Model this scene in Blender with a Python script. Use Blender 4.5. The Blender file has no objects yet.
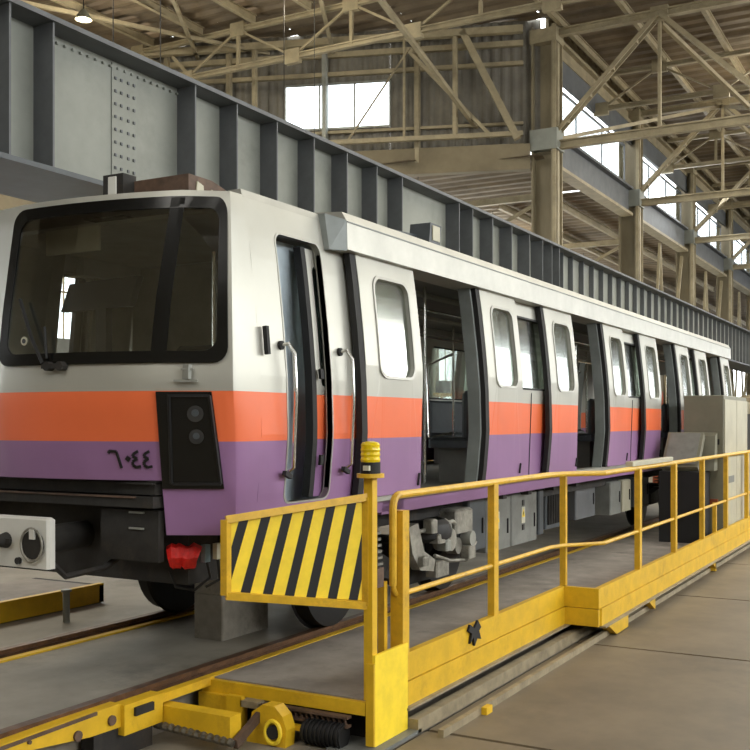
import bpy, math, random
from mathutils import Vector, Matrix
random.seed(7)
PI = math.pi
S = bpy.context.scene
COL = S.collection
# ------------------------------------------------------------------ camera, sky, light, exposure
HC = 1.65
YAW = math.radians(29.2)
cd = bpy.data.cameras.new('camera'); cam = bpy.data.objects.new('camera', cd); COL.objects.link(cam)
cam.location = (0, 0, HC)
cam.rotation_euler = (PI/2, 0, YAW - PI/2)
cd.sensor_width = 36; cd.lens = 1030/750*36; cd.shift_y = 47/750
cd.clip_end = 400
S.camera = cam
w = bpy.data.worlds.new('sky'); S.world = w; w.use_nodes = True
w.node_tree.nodes['Background'].inputs[0].default_value = (0.93, 0.97, 1.0, 1)
w.node_tree.nodes['Background'].inputs[1].default_value = 5.0

def area(name, loc, target, sx, sy, power, color=(1, 1, 1)):
    l = bpy.data.lights.new(name, 'AREA'); l.shape = 'RECTANGLE'; l.size = sx; l.size_y = sy
    l.energy = power; l.color = color
    o = bpy.data.objects.new(name, l); COL.objects.link(o); o.location = loc
    o.rotation_euler = (Vector(target) - Vector(loc)).to_track_quat('-Z', 'Y').to_euler()
    return o
for wx in (-5.5, .5, 6.5, 12.5, 18.5): area('window_daylight', (wx, -13.6, 7.5), (wx, 4, 2.5), 4.6, 4.6, 270, (1.0, 0.98, 0.93))
for wx in (24.5, 30.5, 36.5, 42.5): area('window_daylight', (wx, -13.6, 7.5), (wx, 4, 2.5), 4.6, 4.6, 430, (1.0, 0.96, 0.88))
area('clerestory_daylight', (45, 9.6, 11.0), (40, 0, 6), 30, 1.2, 1100, (0.95, 0.98, 1.0))
area('roof_fill', (34, 0, 12.3), (34, 0, 0), 40, 8, 2600, (1.0, 0.94, 0.80))  # unseen fill light added below the closed main roof
area('roof_fill', (12, 17, 12.3), (12, 17, 0), 14, 6, 1300, (1.0, 0.94, 0.80))  # added fill for the left aisle, no skylight above it
area('roof_fill', (-3, 3, 12.6), (3, 4, 0), 8, 10, 900, (1.0, 0.96, 0.88))  # added to brighten the train front; the roof here has no opening
area('side_window_daylight', (34, 23.2, 3.6), (30, 10, 3), 40, 3.0, 2200, (1.0, 0.97, 0.86))
area('side_window_daylight', (9, 23.2, 3.6), (9, 10, 5), 14, 3.0, 500, (1.0, 0.97, 0.86))
vs = S.view_settings
vs.view_transform = 'Standard'; vs.look = 'None'; vs.gamma = 1; vs.use_curve_mapping = False; vs.exposure = 0.35
S.cycles.max_bounces = 8; S.cycles.transparent_max_bounces = 16

# ------------------------------------------------------------------ materials
def lin(c):
    return tuple(((v/255)/12.92 if v/255 <= 0.04045 else ((v/255+0.055)/1.055)**2.4) for v in c)
MATS = {}
def mat(name, rgb, rough=0.6, metal=0.0, var=0.12, scale=3.0, rgb2=None, bump=0.0, coat=0.0, stretch=None, dirt=None, dirt_amt=0.5):
    m = bpy.data.materials.new(name); m.use_nodes = True; nt = m.node_tree; N = nt.nodes; L = nt.links
    b = N['Principled BSDF']; b.inputs['Roughness'].default_value = rough; b.inputs['Metallic'].default_value = metal
    if coat: b.inputs['Coat Weight'].default_value = coat; b.inputs['Coat Roughness'].default_value = 0.2
    tc = N.new('ShaderNodeTexCoord'); mp = N.new('ShaderNodeMapping')
    L.new(tc.outputs['Object'], mp.inputs[0])
    if stretch: mp.inputs['Scale'].default_value = stretch
    no = N.new('ShaderNodeTexNoise'); no.inputs['Scale'].default_value = scale; no.inputs['Detail'].default_value = 5
    no.inputs['Roughness'].default_value = 0.65
    L.new(mp.outputs[0], no.inputs['Vector'])
    cr = N.new('ShaderNodeValToRGB'); c = lin(rgb)
    c2 = lin(rgb2) if rgb2 else tuple(v*(1-var*2) for v in c)
    c1 = c if rgb2 else tuple(min(1, v*(1+var)) for v in c)
    cr.color_ramp.elements[0].position = 0.35; cr.color_ramp.elements[1].position = 0.65
    cr.color_ramp.elements[0].color = (*c2, 1); cr.color_ramp.elements[1].color = (*c1, 1)
    L.new(no.outputs['Fac'], cr.inputs[0])
    out = cr.outputs[0]
    if dirt:
        n2 = N.new('ShaderNodeTexNoise'); n2.inputs['Scale'].default_value = scale*0.45; n2.inputs['Detail'].default_value = 8
        n2.inputs['Roughness'].default_value = 0.75
        L.new(tc.outputs['Object'], n2.inputs['Vector'])
        r2 = N.new('ShaderNodeValToRGB'); r2.color_ramp.elements[0].position = 0.55; r2.color_ramp.elements[1].position = 0.72
        r2.color_ramp.elements[1].color = (dirt_amt,)*3 + (1,)
        L.new(n2.outputs['Fac'], r2.inputs[0])
        mx = N.new('ShaderNodeMixRGB'); L.new(r2.outputs[0], mx.inputs[0]); L.new(out, mx.inputs[1])
        mx.inputs[2].default_value = (*lin(dirt), 1); out = mx.outputs[0]
    L.new(out, b.inputs['Base Color'])
    if bump:
        bp = N.new('ShaderNodeBump'); bp.inputs['Strength'].default_value = bump; bp.inputs['Distance'].default_value = 0.02
        L.new(no.outputs['Fac'], bp.inputs['Height']); L.new(bp.outputs[0], b.inputs['Normal'])
    MATS[name] = m
    return m
def livery(name, silver, rough=0.33):
    """brushed silver body with orange and purple bands painted at fixed heights"""
    m = bpy.data.materials.new(name); m.use_nodes = True; nt = m.node_tree; N = nt.nodes; L = nt.links
    b = N['Principled BSDF']
    tc = N.new('ShaderNodeTexCoord'); sp = N.new('ShaderNodeSeparateXYZ'); L.new(tc.outputs['Object'], sp.inputs[0])
    no = N.new('ShaderNodeTexNoise'); no.inputs['Scale'].default_value = 2.2; no.inputs['Detail'].default_value = 6
    L.new(tc.outputs['Object'], no.inputs['Vector'])
    def step(th):
        n = N.new('ShaderNodeMath'); n.operation = 'GREATER_THAN'; L.new(sp.outputs['Z'], n.inputs[0]); n.inputs[1].default_value = th
        return n.outputs[0]
    def var(rgb, k):
        r = N.new('ShaderNodeValToRGB'); c = lin(rgb); L.new(no.outputs['Fac'], r.inputs[0])
        r.color_ramp.elements[0].position = 0.3; r.color_ramp.elements[1].position = 0.7
        r.color_ramp.elements[0].color = (*[v*(1-k) for v in c], 1); r.color_ramp.elements[1].color = (*[min(1, v*(1+k)) for v in c], 1)
        return r.outputs[0]
    a = N.new('ShaderNodeMixRGB'); L.new(step(1.53), a.inputs[0]); L.new(var((138, 102, 142), .10), a.inputs[1]); L.new(var((226, 108, 62), .06), a.inputs[2])
    s = step(1.84)
    c = N.new('ShaderNodeMixRGB'); L.new(s, c.inputs[0]); L.new(a.outputs[0], c.inputs[1]); L.new(var(silver, .06), c.inputs[2])
    L.new(c.outputs[0], b.inputs['Base Color'])
    mt = N.new('ShaderNodeMath'); mt.operation = 'MULTIPLY'; L.new(s, mt.inputs[0]); mt.inputs[1].default_value = 0.45
    L.new(mt.outputs[0], b.inputs['Metallic'])
    b.inputs['Roughness'].default_value = rough
    rr = N.new('ShaderNodeMapRange'); L.new(no.outputs['Fac'], rr.inputs['Value']); rr.inputs['To Min'].default_value = rough-.06; rr.inputs['To Max'].default_value = rough+.12
    L.new(rr.outputs[0], b.inputs['Roughness'])
    MATS[name] = m
def glass(name, tint, refl=0.12, rough=0.02):
    m = bpy.data.materials.new(name); m.use_nodes = True; nt = m.node_tree; N = nt.nodes; L = nt.links
    for n in list(N):
        if n.type != 'OUTPUT_MATERIAL': N.remove(n)
    out = [n for n in N if n.type == 'OUTPUT_MATERIAL'][0]
    t = N.new('ShaderNodeBsdfTransparent'); t.inputs[0].default_value = (*tint, 1)
    g = N.new('ShaderNodeBsdfGlossy'); g.inputs['Roughness'].default_value = rough; g.inputs[0].default_value = (.9, .92, .9, 1)
    lw = N.new('ShaderNodeLayerWeight'); lw.inputs[0].default_value = 0.35
    mr = N.new('ShaderNodeMapRange'); L.new(lw.outputs['Facing'], mr.inputs['Value'])
    mr.inputs['To Min'].default_value = refl; mr.inputs['To Max'].default_value = min(1, refl+.6)
    mx = N.new('ShaderNodeMixShader'); L.new(mr.outputs[0], mx.inputs[0]); L.new(t.outputs[0], mx.inputs[1]); L.new(g.outputs[0], mx.inputs[2])
    L.new(mx.outputs[0], out.inputs[0]); MATS[name] = m
def emit(name, rgb, st):
    m = bpy.data.materials.new(name); m.use_nodes = True; b = m.node_tree.nodes['Principled BSDF']
    b.inputs['Emission Color'].default_value = (*lin(rgb), 1); b.inputs['Emission Strength'].default_value = st; MATS[name] = m
livery('livery', (176, 176, 167), .38)
mat('silver', (172, 172, 164), .42, .4, .06, 2.5)
mat('silver_dull', (150, 152, 145), .5, .4, .08, 3)
mat('door_grey', (128, 134, 132), .5, .2, .08, 3)
mat('rubber', (22, 22, 22), .7)
mat('black_paint', (20, 20, 22), .45)
mat('black_gloss', (14, 15, 15), .2, 0, .05)
mat('under_black', (38, 36, 33), .8, 0, .25, 6, dirt=(75, 62, 48))
mat('under_grey', (118, 120, 115), .6, .1, .1, 4, dirt=(70, 66, 58))
mat('cast_metal', (150, 148, 138), .55, .5, .2, 8, dirt=(60, 56, 48), dirt_amt=.8)
mat('chrome', (220, 220, 215), .2, 1.0, .05)
mat('yellow', (214, 172, 28), .5, 0, .07, 5, dirt=(150, 112, 30), dirt_amt=.55)
mat('yellow_rail', (214, 170, 40), .45, 0, .08, 9, dirt=(140, 105, 45), dirt_amt=.6)
mat('yellow_lamp', (228, 196, 10), .25, 0, .1, 20)
mat('hazard_yellow', (246, 214, 50), .5, 0, .05, 8)
mat('deck', (138, 130, 120), .75, 0, .12, 3, bump=.15, dirt=(66, 60, 52), dirt_amt=.7)
mat('floor', (118, 106, 86), .55, 0, .12, 1.1, bump=.08, dirt=(74, 68, 56), dirt_amt=.6)
mat('floor_dark', (132, 125, 111), .6, 0, .12, 1.5, bump=.08, dirt=(58, 54, 46), dirt_amt=.6)
mat('joint', (40, 34, 30), .9)
mat('rail_steel', (98, 70, 48), .5, .5, .2, 9)
mat('beige_steel', (150, 138, 112), .6, .1, .15, 6, dirt=(90, 78, 60))
mat('brown_steel', (92, 72, 58), .7, .1, .2, 8)
mat('girder', (126, 129, 121), .55, .1, .07, 1.2, dirt=(88, 90, 84), dirt_amt=.5)
mat('girder_dark', (92, 95, 97), .6, .1, .1, 2)
mat('tan_steel', (144, 133, 106), .6, 0, .12, 2, dirt=(105, 88, 60), dirt_amt=.6)
mat('column_steel', (124, 115, 92), .6, 0, .12, 1.5, stretch=(1, 1, .2), dirt=(92, 80, 60), dirt_amt=.6)
mat('roof_sheet', (112, 98, 78), .7, 0, .18, .6, dirt=(74, 62, 46), dirt_amt=.6)
mat('cladding', (104, 100, 90), .7, 0, .12, 1.4, dirt=(76, 68, 56), dirt_amt=.6)
mat('wall_plaster', (116, 106, 84), .85, 0, .12, .6, dirt=(95, 85, 66))
mat('cabinet', (118, 117, 100), .5, 0, .05, 3)
mat('cabinet_pale', (176, 172, 150), .5, 0, .06, 3)
mat('white_paint', (205, 205, 198), .5, 0, .04)
mat('interior', (110, 110, 104), .6, 0, .08, 3)
mat('interior_pale', (150, 148, 136), .6, 0, .08, 3)
mat('interior_blue', (178, 192, 200), .5, 0, .08, 3)
mat('seat_grey', (62, 68, 72), .5, 0, .1, 4)
mat('red', (215, 30, 22), .5, 0, .12, 20)
mat('blue_pale', (130, 160, 175), .5)
mat('cream', (200, 198, 178), .5)
mat('concrete', (140, 134, 122), .85, 0, .1, 7, bump=.2, dirt=(90, 84, 74), dirt_amt=.8)
mat('tyre', (20, 20, 20), .6, 0, .2, 10)
mat('rust_orange', (150, 72, 40), .7)
mat('green', (70, 96, 70), .6)
mat('blue_bin', (60, 80, 120), .5)
mat('oily_steel', (120, 116, 106), .4, .7, .25, 30)
emit('tube_light', (255, 250, 235), 9.0)
glass('windshield', (.84, .86, .82), .13, .06)
glass('pane', (.70, .74, .70), .12, .12)
glass('pane_clear', (.9, .93, .95), .03)

# ------------------------------------------------------------------ mesh builder
class MB:
    def __init__(s): s.v = []; s.f = []
    def add(s, vs, fs):
        n = len(s.v); s.v += [tuple(p) for p in vs]; s.f += [tuple(i+n for i in f) for f in fs]; return s
    def box(s, x0, x1, y0, y1, z0, z1):
        v = [(x, y, z) for x in (x0, x1) for y in (y0, y1) for z in (z0, z1)]
        return s.add(v, [(0, 1, 3, 2), (4, 6, 7, 5), (0, 4, 5, 1), (2, 3, 7, 6), (0, 2, 6, 4), (1, 5, 7, 3)])
    def cbox(s, x0, x1, y0, y1, z0, z1, b=.01):
        """box with chamfered vertical and top edges"""
        pts = [(x0+b, y0), (x1-b, y0), (x1, y0+b), (x1, y1-b), (x1-b, y1), (x0+b, y1), (x0, y1-b), (x0, y0+b)]
        c = ((x0+x1)/2, (y0+y1)/2)
        def ins(p, d): return (p[0]+(d if p[0] < c[0] else -d), p[1]+(d if p[1] < c[1] else -d))
        v = [(*p, z0) for p in pts] + [(*p, z1-b) for p in pts] + [(*ins(p, b), z1) for p in pts]
        f = [tuple(reversed(range(8)))] + [tuple(range(16, 24))]
        for k in (0, 8):
            f += [(k+i, k+(i+1) % 8, k+8+(i+1) % 8, k+8+i) for i in range(8)]
        return s.add(v, f)
    def bar(s, a, b, w_, h_=None, up=(0, 0, 1)):
        h_ = h_ or w_; a = Vector(a); b = Vector(b); d = (b-a).normalized(); u = Vector(up)
        if abs(d.dot(u)) > .98: u = Vector((1, 0, 0))
        r = d.cross(u).normalized(); u = r.cross(d).normalized()
        v = []
        for p in (a, b):
            for i, j in ((-1, -1), (1, -1), (1, 1), (-1, 1)): v.append(p + r*i*w_/2 + u*j*h_/2)
        return s.add(v, [(3, 2, 1, 0), (4, 5, 6, 7), (0, 1, 5, 4), (1, 2, 6, 5), (2, 3, 7, 6), (3, 0, 4, 7)])
    def ibar(s, a, b, w_, h_, t=.03, up=(0, 0, 1)):
        a = Vector(a); b = Vector(b); d = (b-a).normalized(); u = Vector(up)
        if abs(d.dot(u)) > .98: u = Vector((1, 0, 0))
        r = d.cross(u).normalized(); u = r.cross(d).normalized()
        o = u*(h_/2-t/2)
        s.bar(a+o, b+o, w_, t, up); s.bar(a-o, b-o, w_, t, up); s.bar(a, b, t, h_-2*t, up); return s
    def tube(s, pts, r, n=8, closed=False, cap=True):
        P = [Vector(p) for p in pts]; m = len(P); rings = []
        last = None
        for i, p in enumerate(P):
            if closed: d = (P[(i+1) % m]-P[i-1]).normalized()
            else: d = (P[min(i+1, m-1)]-P[max(i-1, 0)]).normalized()
            if last is None:
                u = Vector((0, 0, 1)) if abs(d.z) < .9 else Vector((1, 0, 0))
                rr = d.cross(u).normalized()
            else:
                rr = (last - d*last.dot(d)).normalized()
            last = rr; uu = rr.cross(d)
            R = r[i] if isinstance(r, (list, tuple)) else r
            rings.append([p + rr*math.cos(2*PI*k/n)*R + uu*math.sin(2*PI*k/n)*R for k in range(n)])
        v = [q for g in rings for q in g]; f = []
        for i in range(m if closed else m-1):
            for k in range(n):
                a = i*n+k; b = i*n+(k+1) % n; j = ((i+1) % m)*n
                f.append((a, b, j+(k+1) % n, j+k))
        if not closed and cap: f += [tuple(range(n)), tuple(range((m-1)*n, m*n))]
        return s.add(v, f)
    def cyl(s, a, b, r, n=16, r2=None): return s.tube([a, b], [r, r if r2 is None else r2], n)
    def prism(s, pts, d):
        """pts: 3-D polygon, extruded by vector d"""
        n = len(pts); d = Vector(d); P = [Vector(p) for p in pts]
        v = P + [p+d for p in P]
        return s.add(v, [tuple(range(n)), tuple(reversed(range(n, 2*n)))] + [(i, i+n, (i+1) % n+n, (i+1) % n) for i in range(n)])
    def build(s, name, m, parent=None, org=None, smooth=False):
        root = parent
        while root is not None and root.parent is not None: root = root.parent
        if org is None: org = root.location if root is not None else Vector((0, 0, 0))
        org = Vector(org)
        me = bpy.data.meshes.new(name); me.from_pydata([tuple(Vector(p)-org) for p in s.v], [], s.f)
        me.materials.append(MATS[m]); me.update()
        import bmesh
        bm = bmesh.new(); bm.from_mesh(me); bmesh.ops.recalc_face_normals(bm, faces=bm.faces); bm.to_mesh(me); bm.free()
        if smooth:
            me.polygons.foreach_set('use_smooth', [True]*len(me.polygons))
            me.set_sharp_from_angle(angle=math.radians(32))
        o = bpy.data.objects.new(name, me); COL.objects.link(o)
        if parent is not None: o.parent = parent
        elif org.length > 0: o.location = org
        return o
def thing(name, loc, label, cat, group=None):
    o = bpy.data.objects.new(name, None); COL.objects.link(o); o.location = loc; o.empty_display_size = .2
    return tag(o, label, cat, group)
def tag(o, label=None, cat=None, group=None, kind=None):
    if label: o['label'] = label
    if cat: o['category'] = cat
    if group: o['group'] = group
    if kind: o['kind'] = kind
    return o
def struct(o): o['kind'] = 'structure'; return o
def stuff(o): o['kind'] = 'stuff'; return o
def inst(src, loc, parent=None):
    c = src.copy(); COL.objects.link(c); c.location = loc; c.parent = parent if parent is not None else src.parent; return c
def copy_tree(o, parent=None):
    c = o.copy(); COL.objects.link(c); c.parent = parent
    for ch in list(o.children): copy_tree(ch, c)
    return c
def rrect(u0, u1, v0, v1, r, k=5):
    """rounded rectangle, counter-clockwise, 4*(k+1) points"""
    out = []
    for cx, cy, a0 in ((u1-r, v1-r, 0), (u0+r, v1-r, 90), (u0+r, v0+r, 180), (u1-r, v0+r, 270)):
        for i in range(k+1):
            a = math.radians(a0+90*i/k); out.append((cx+r*math.cos(a), cy+r*math.sin(a)))
    return out
def subdiv(loop, step=.12):
    """adds points along long edges of a loop"""
    out = []
    for i, p in enumerate(loop):
        q = loop[(i+1) % len(loop)]; n = max(1, int(math.hypot(q[0]-p[0], q[1]-p[1])/step))
        out += [(p[0]+(q[0]-p[0])*j/n, p[1]+(q[1]-p[1])*j/n) for j in range(n)]
    return out
def ring(mb, inner, outer_rect, f, d0, d1):
    """plate between an inner loop and a rectangle, with thickness d0..d1, on surface f(u, v, d)"""
    u0, u1, v0, v1 = outer_rect; inner = subdiv(inner)
    cu = (min(p[0] for p in inner)+max(p[0] for p in inner))/2; cv = (min(p[1] for p in inner)+max(p[1] for p in inner))/2
    iu0 = min(p[0] for p in inner); iu1 = max(p[0] for p in inner); iv0 = min(p[1] for p in inner); iv1 = max(p[1] for p in inner)
    outer = []
    for (a, b) in inner:
        # square-ish projection: map the inner bounding rectangle border to the outer one
        ta = (a-cu)/((iu1-iu0)/2); tb = (b-cv)/((iv1-iv0)/2); m_ = max(abs(ta), abs(tb)); ta /= m_; tb /= m_
        oa = u0+(u1-u0)*(ta+1)/2 if abs(ta) >= .999 else min(max(a, u0), u1)
        ob = v0+(v1-v0)*(tb+1)/2 if abs(tb) >= .999 else min(max(b, v0), v1)
        if abs(ta) > .93 and abs(tb) > .93: oa = u1 if ta > 0 else u0; ob = v1 if tb > 0 else v0
        outer.append((oa, ob))
    n = len(inner); v = []
    for d in (d0, d1):
        v += [f(a, b, d) for a, b in inner] + [f(a, b, d) for a, b in outer]
    fs = []
    for i in range(n):
        j = (i+1) % n
        fs.append((i, j, n+j, n+i)); fs.append((2*n+i, 3*n+i, 3*n+j, 2*n+j))
        fs.append((i, 2*n+i, 2*n+j, j)); fs.append((n+i, n+j, 3*n+j, 3*n+i))
    mb.add(v, fs); return mb
def band(mb, inner, outer, f, d0, d1):
    """frame between two loops that have the same number of points"""
    n = len(inner); v = []
    for d in (d0, d1): v += [f(a, b, d) for a, b in inner] + [f(a, b, d) for a, b in outer]
    fs = []
    for i in range(n):
        j = (i+1) % n
        fs.append((i, j, n+j, n+i)); fs.append((2*n+i, 3*n+i, 3*n+j, 2*n+j))
        fs.append((i, 2*n+i, 2*n+j, j)); fs.append((n+i, n+j, 3*n+j, 3*n+i))
    return mb.add(v, fs)
def patch(mb, u0, u1, v0, v1, f, d0, d1, nu=1, vs_=None):
    """rectangular plate on a curved surface"""
    if vs_ is None:
        nv = max(1, int((v1-v0)/.12)); vs_ = [v0+(v1-v0)*j/nv for j in range(nv+1)]
    us = [u0+(u1-u0)*i/nu for i in range(nu+1)]; a = len(us); b = len(vs_)
    v = [f(u, z, d) for d in (d0, d1) for u in us for z in vs_]; fs = []
    def ix(k, i, j): return k*a*b+i*b+j
    for i in range(a-1):
        for j in range(b-1):
            fs.append((ix(0, i, j), ix(0, i, j+1), ix(0, i+1, j+1), ix(0, i+1, j)))
            fs.append((ix(1, i, j), ix(1, i+1, j), ix(1, i+1, j+1), ix(1, i, j+1)))
    for i in range(a-1):
        for j in (0, b-1): fs.append((ix(0, i, j), ix(0, i+1, j), ix(1, i+1, j), ix(1, i, j)))
    for j in range(b-1):
        for i in (0, a-1): fs.append((ix(0, i, j), ix(1, i, j), ix(1, i, j+1), ix(0, i, j+1)))
    return mb.add(v, fs)
def pane(mb, loop, f, d):
    loop = loop; n = len(loop)
    cu = sum(p[0] for p in loop)/n; cv = sum(p[1] for p in loop)/n
    # strips by height so that it follows the surface
    return mb.add([f(a, b, d) for a, b in loop], [tuple(range(n))])

# ================================================================== SETTING
FZ = -0.35          # level of the pit floor
floor = struct(MB().box(-14, 100, -14, 24, FZ-.4, FZ-.03).build('floor', 'joint'))
slab = None
Xs = [-5.4+3.05*i for i in range(-2, 24)]
for i, x in enumerate(Xs):
    for (y0, y1) in ((-13.9, -3.2), (-3.18, 2.98)):
        if x < 8 and False: continue
        m = MB().box(.02, 3.03, 0, y1-y0-.02, 0, .03)
        if (y0, y1) not in (slab or {}):
            slab = slab or {}; o = m.build('concrete_slab', 'floor', floor, org=(0, 0, 0)); slab[(y0, y1)] = o; o.location = (x+2.25, y0, FZ-.03)
        else: inst(slab[(y0, y1)], (x+2.25, y0, FZ-.03))
o = MB().box(-12, 66, 3.0, 4.44, FZ-.03, FZ).build('pit_floor', 'floor_dark', floor)
o = MB().box(-12, 66, 4.46, 9.5, FZ-.03, -.06).build('track_slab', 'floor_dark', floor)
o = MB().box(-12, 95, 9.5, 23.9, FZ-.03, -.06).build('aisle_slab', 'floor_dark', floor)

def wall_with_holes(name, axis, pos, a0, a1, z0, z1, holes, m, th=.3):
    """wall in plane axis=pos from a0..a1, holes = [(h0,h1,zb,zt)] sharing zb,zt"""
    mb = MB()
    def bx(p, q, zb, zt):
        if q-p < .01 or zt-zb < .01: return
        if axis == 'y': mb.box(p, q, pos, pos+th, zb, zt)
        else: mb.box(pos, pos+th, p, q, zb, zt)
    if holes:
        zb, zt = holes[0][2], holes[0][3]
        bx(a0, a1, z0, zb); bx(a0, a1, zt, z1); c = a0
        for h in holes: bx(c, h[0], zb, zt); c = h[1]
        bx(c, a1, zb, zt)
    else: bx(a0, a1, z0, z1)
    return struct(mb.build(name, m))
winid = [0]
def win(x0, x1, y0, y1, z0, z1, nm=4, rows=2, m='tan_steel', glassm='pane_clear'):
    """window: frame with mullions and panes between two ground points"""
    winid[0] += 1
    root = struct(bpy.data.objects.new('window_%d' % winid[0], None)); COL.objects.link(root); root.location = ((x0+x1)/2, (y0+y1)/2, z0)
    a = Vector((x0, y0, 0)); b = Vector((x1, y1, 0)); fr = MB(); t = .06
    for z in [z0+(z1-z0)*k/rows for k in range(rows+1)]:
        fr.bar(a+Vector((0, 0, z)), b+Vector((0, 0, z)), t, t)
    for k in range(nm+1):
        p = a.lerp(b, k/nm); fr.bar((p.x, p.y, z0), (p.x, p.y, z1), t*.8, t*.8)
    fr.build('window_frame', m, root)
    for k in range(nm):
        for r in range(rows):
            p = a.lerp(b, (k+.04)/nm); q = a.lerp(b, (k+.96)/nm); zz0 = z0+(z1-z0)*(r+.03)/rows; zz1 = z0+(z1-z0)*(r+.97)/rows
            MB().bar((p.x, p.y, (zz0+zz1)/2), (q.x, q.y, (zz0+zz1)/2), .012, zz1-zz0).build('pane', glassm, root)
    return root
lefth = [(-4+6*i, -4+6*i+4.4, 1.9, 7.6) for i in range(16)]
wall_with_holes('wall_left', 'y', 24, -14, 100, FZ, 13.4, lefth, 'wall_plaster')
for h in lefth[1:12]: win(h[0], h[1], 24.15, 24.15, h[2], h[3], 4, 3)
righth = [(-8+6*i, -8+6*i+5, 5, 10) for i in range(17)]
wall_with_holes('wall_right', 'y', -14.3, -14, 100, FZ, 13.4, righth, 'wall_plaster')
wall_with_holes('wall_back', 'x', -14.3, -14, 24, FZ, 13.4, [], 'wall_plaster')
endh = [(-12+4*i, -12+4*i+3, 4.0, 8.5) for i in range(9)]
wall_with_holes('wall_far', 'x', 100, -14, 24.3, FZ, 13.4, endh, 'wall_plaster')

# ---- roof: corrugated sheets and purlins
ceiling = struct(bpy.data.objects.new('ceiling', None)); COL.objects.link(ceiling); ceiling.location = (30, 0, 13.4)
def sheet_mesh(lx, ly):
    mb = MB(); n = int(lx/.15); pr = []
    for i in range(n+1):
        z = (0, 0, .06, .06)[i % 4]; pr.append((lx*i/n, z))
    v = [(x, 0, z) for x, z in pr]+[(x, ly, z) for x, z in pr]
    mb.add(v, [(i, i+1, n+2+i, n+1+i) for i in range(n)]); return mb
sheet = None
YS = [-14+4.05*j for j in range(6)]+[10.3+3.45*j for j in range(4)]
for i in range(11):
    for j in range(10):
        x = 6.1+9*i; y = YS[j]
        if x > 25 and y > 9.9: z = 9.3
        else: z = 13.35
        if i == 2 and y > 9.9: continue
        if sheet is None:
            sheet = sheet_mesh(9.0, 4.06).build('roof_sheet', 'roof_sheet', ceiling, org=(0, 0, 0)); sheet.location = (x-30, y, z-13.4)
        else: inst(sheet, (x-30, y, z-13.4), ceiling)
def gx(y): return 28.4+(10.9-y)*3.8/11.0
for j in range(6, 10):
    y = YS[j]; xe = gx(y+1.7)
    o = sheet_mesh(xe+.4-24.1, 3.5).build('roof_sheet', 'roof_sheet', ceiling, org=(0, 0, 0)); o.location = (24.1-30, y, 13.35-13.4)
    o = sheet_mesh(33.1-xe+.1, 3.5).build('roof_sheet', 'roof_sheet', ceiling, org=(0, 0, 0)); o.location = (xe-.1-30, y, 9.3-13.4)
s2 = MB().box(-14, 6.1, -14, 24, 13.35, 13.45).build('roof_sheet', 'roof_sheet', ceiling)
pur = MB().ibar((0, 0, 0), (9, 0, 0), .12, .24, .02).build('purlin', 'tan_steel', ceiling, org=(0, 0, 0))
first = True
for i in range(1, 9):
    for j in range(20):
        x = 6.1+9*i; y = -13+1.9*j
        if x > 25 and y > 10.3: z = 9.12
        else: z = 13.18
        if i > 5 and j % 2: continue
        if i == 2 and y > 10.3: continue
        if first: pur.location = (x-30, y, z-13.4); first = False
        else: inst(pur, (x-30, y, z-13.4), ceiling)

# ---- steel columns in a row
CX = [28.6+9*k for k in range(8)]; CY = 10.3
ordn = ['nearest and broadest', 'second', 'third', 'fourth', 'fifth', 'sixth', 'seventh', 'farthest']
col0 = None
for k, x in enumerate(CX):
    lab = 'tan riveted steel column, %s in the row behind the grey girder' % ordn[k]
    if col0 is None:
        c = thing('steel_column', (x, CY, FZ), lab, 'column', 'columns in a row behind the girder'); col0 = c
        m = MB()
        m.box(x-.30, x+.30, CY-.32, CY-.28, FZ, 13.1); m.box(x-.30, x+.30, CY+.28, CY+.32, FZ, 13.1)
        m.build('flange', 'column_steel', c)
        m = MB(); m.box(x-.04, x+.04, CY-.28, CY+.28, FZ, 13.1); m.build('web', 'column_steel', c)
        for dx in (-.30, .25):
            MB().box(x+dx, x+dx+.05, CY-.42, CY-.32, FZ, 13.1).build('edge_angle', 'tan_steel', c)
        MB().box(x-.09, x+.09, CY-.40, CY-.32, FZ, 13.1).build('cover_strip', 'tan_steel', c)
        MB().box(x-.34, x+.34, CY-.46, CY+.36, 9.5, 10.1).build('gusset_plate', 'girder', c)
        MB().box(x-.34, x+.34, CY-.44, CY+.36, 12.6, 13.0).build('cap_plate', 'tan_steel', c)
        MB().box(x-.7, x+.7, CY-.8, CY+.8, FZ, FZ+.3).build('base_plate', 'girder_dark', c)
    else:
        c = copy_tree(col0); c.location = (x, CY, FZ); c['label'] = lab
# ---- runway beam, clerestory and eave beam over the column row
for k in range(7):
    x0, x1 = CX[k]+.34, CX[k+1]-.34
    r = thing('runway_beam', ((x0+x1)/2, CY, 9.15), 'dark grey crane runway beam with tan lower flange, bay %s from the broad column' % ordn[k].replace('nearest and broadest', 'first').replace('farthest', 'last'), 'beam', 'runway beams between the columns')
    MB().box(x0, x1, CY-.06, CY+.06, 9.25, 10.1).build('web', 'girder_dark', r)
    MB().box(x0, x1, CY-.22, CY+.22, 9.15, 9.25).build('lower_flange', 'tan_steel', r)
    MB().box(x0, x1, CY-.24, CY+.24, 10.1, 10.18).build('upper_flange', 'girder_dark', r)
    win(x0, x1, CY+.1, CY+.1, 10.25, 11.75, 3, 1, 'girder_dark')
eave = MB(); eave.box(CX[0], 95, CY-.15, CY+.15, 12.5, 12.62); eave.box(CX[0], 95, CY-.05, CY+.05, 12.62, 12.95); eave.box(CX[0], 95, CY-.2, CY+.2, 12.95, 13.05)
eave.box(CX[0], 95, CY-.1, CY, 13.05, 13.4)
struct(eave.build('trim_1', 'tan_steel'))
struct(MB().box(CX[0], 95, CY-.12, CY-.02, 11.8, 12.5).build('trim_2', 'girder_dark'))
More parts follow.
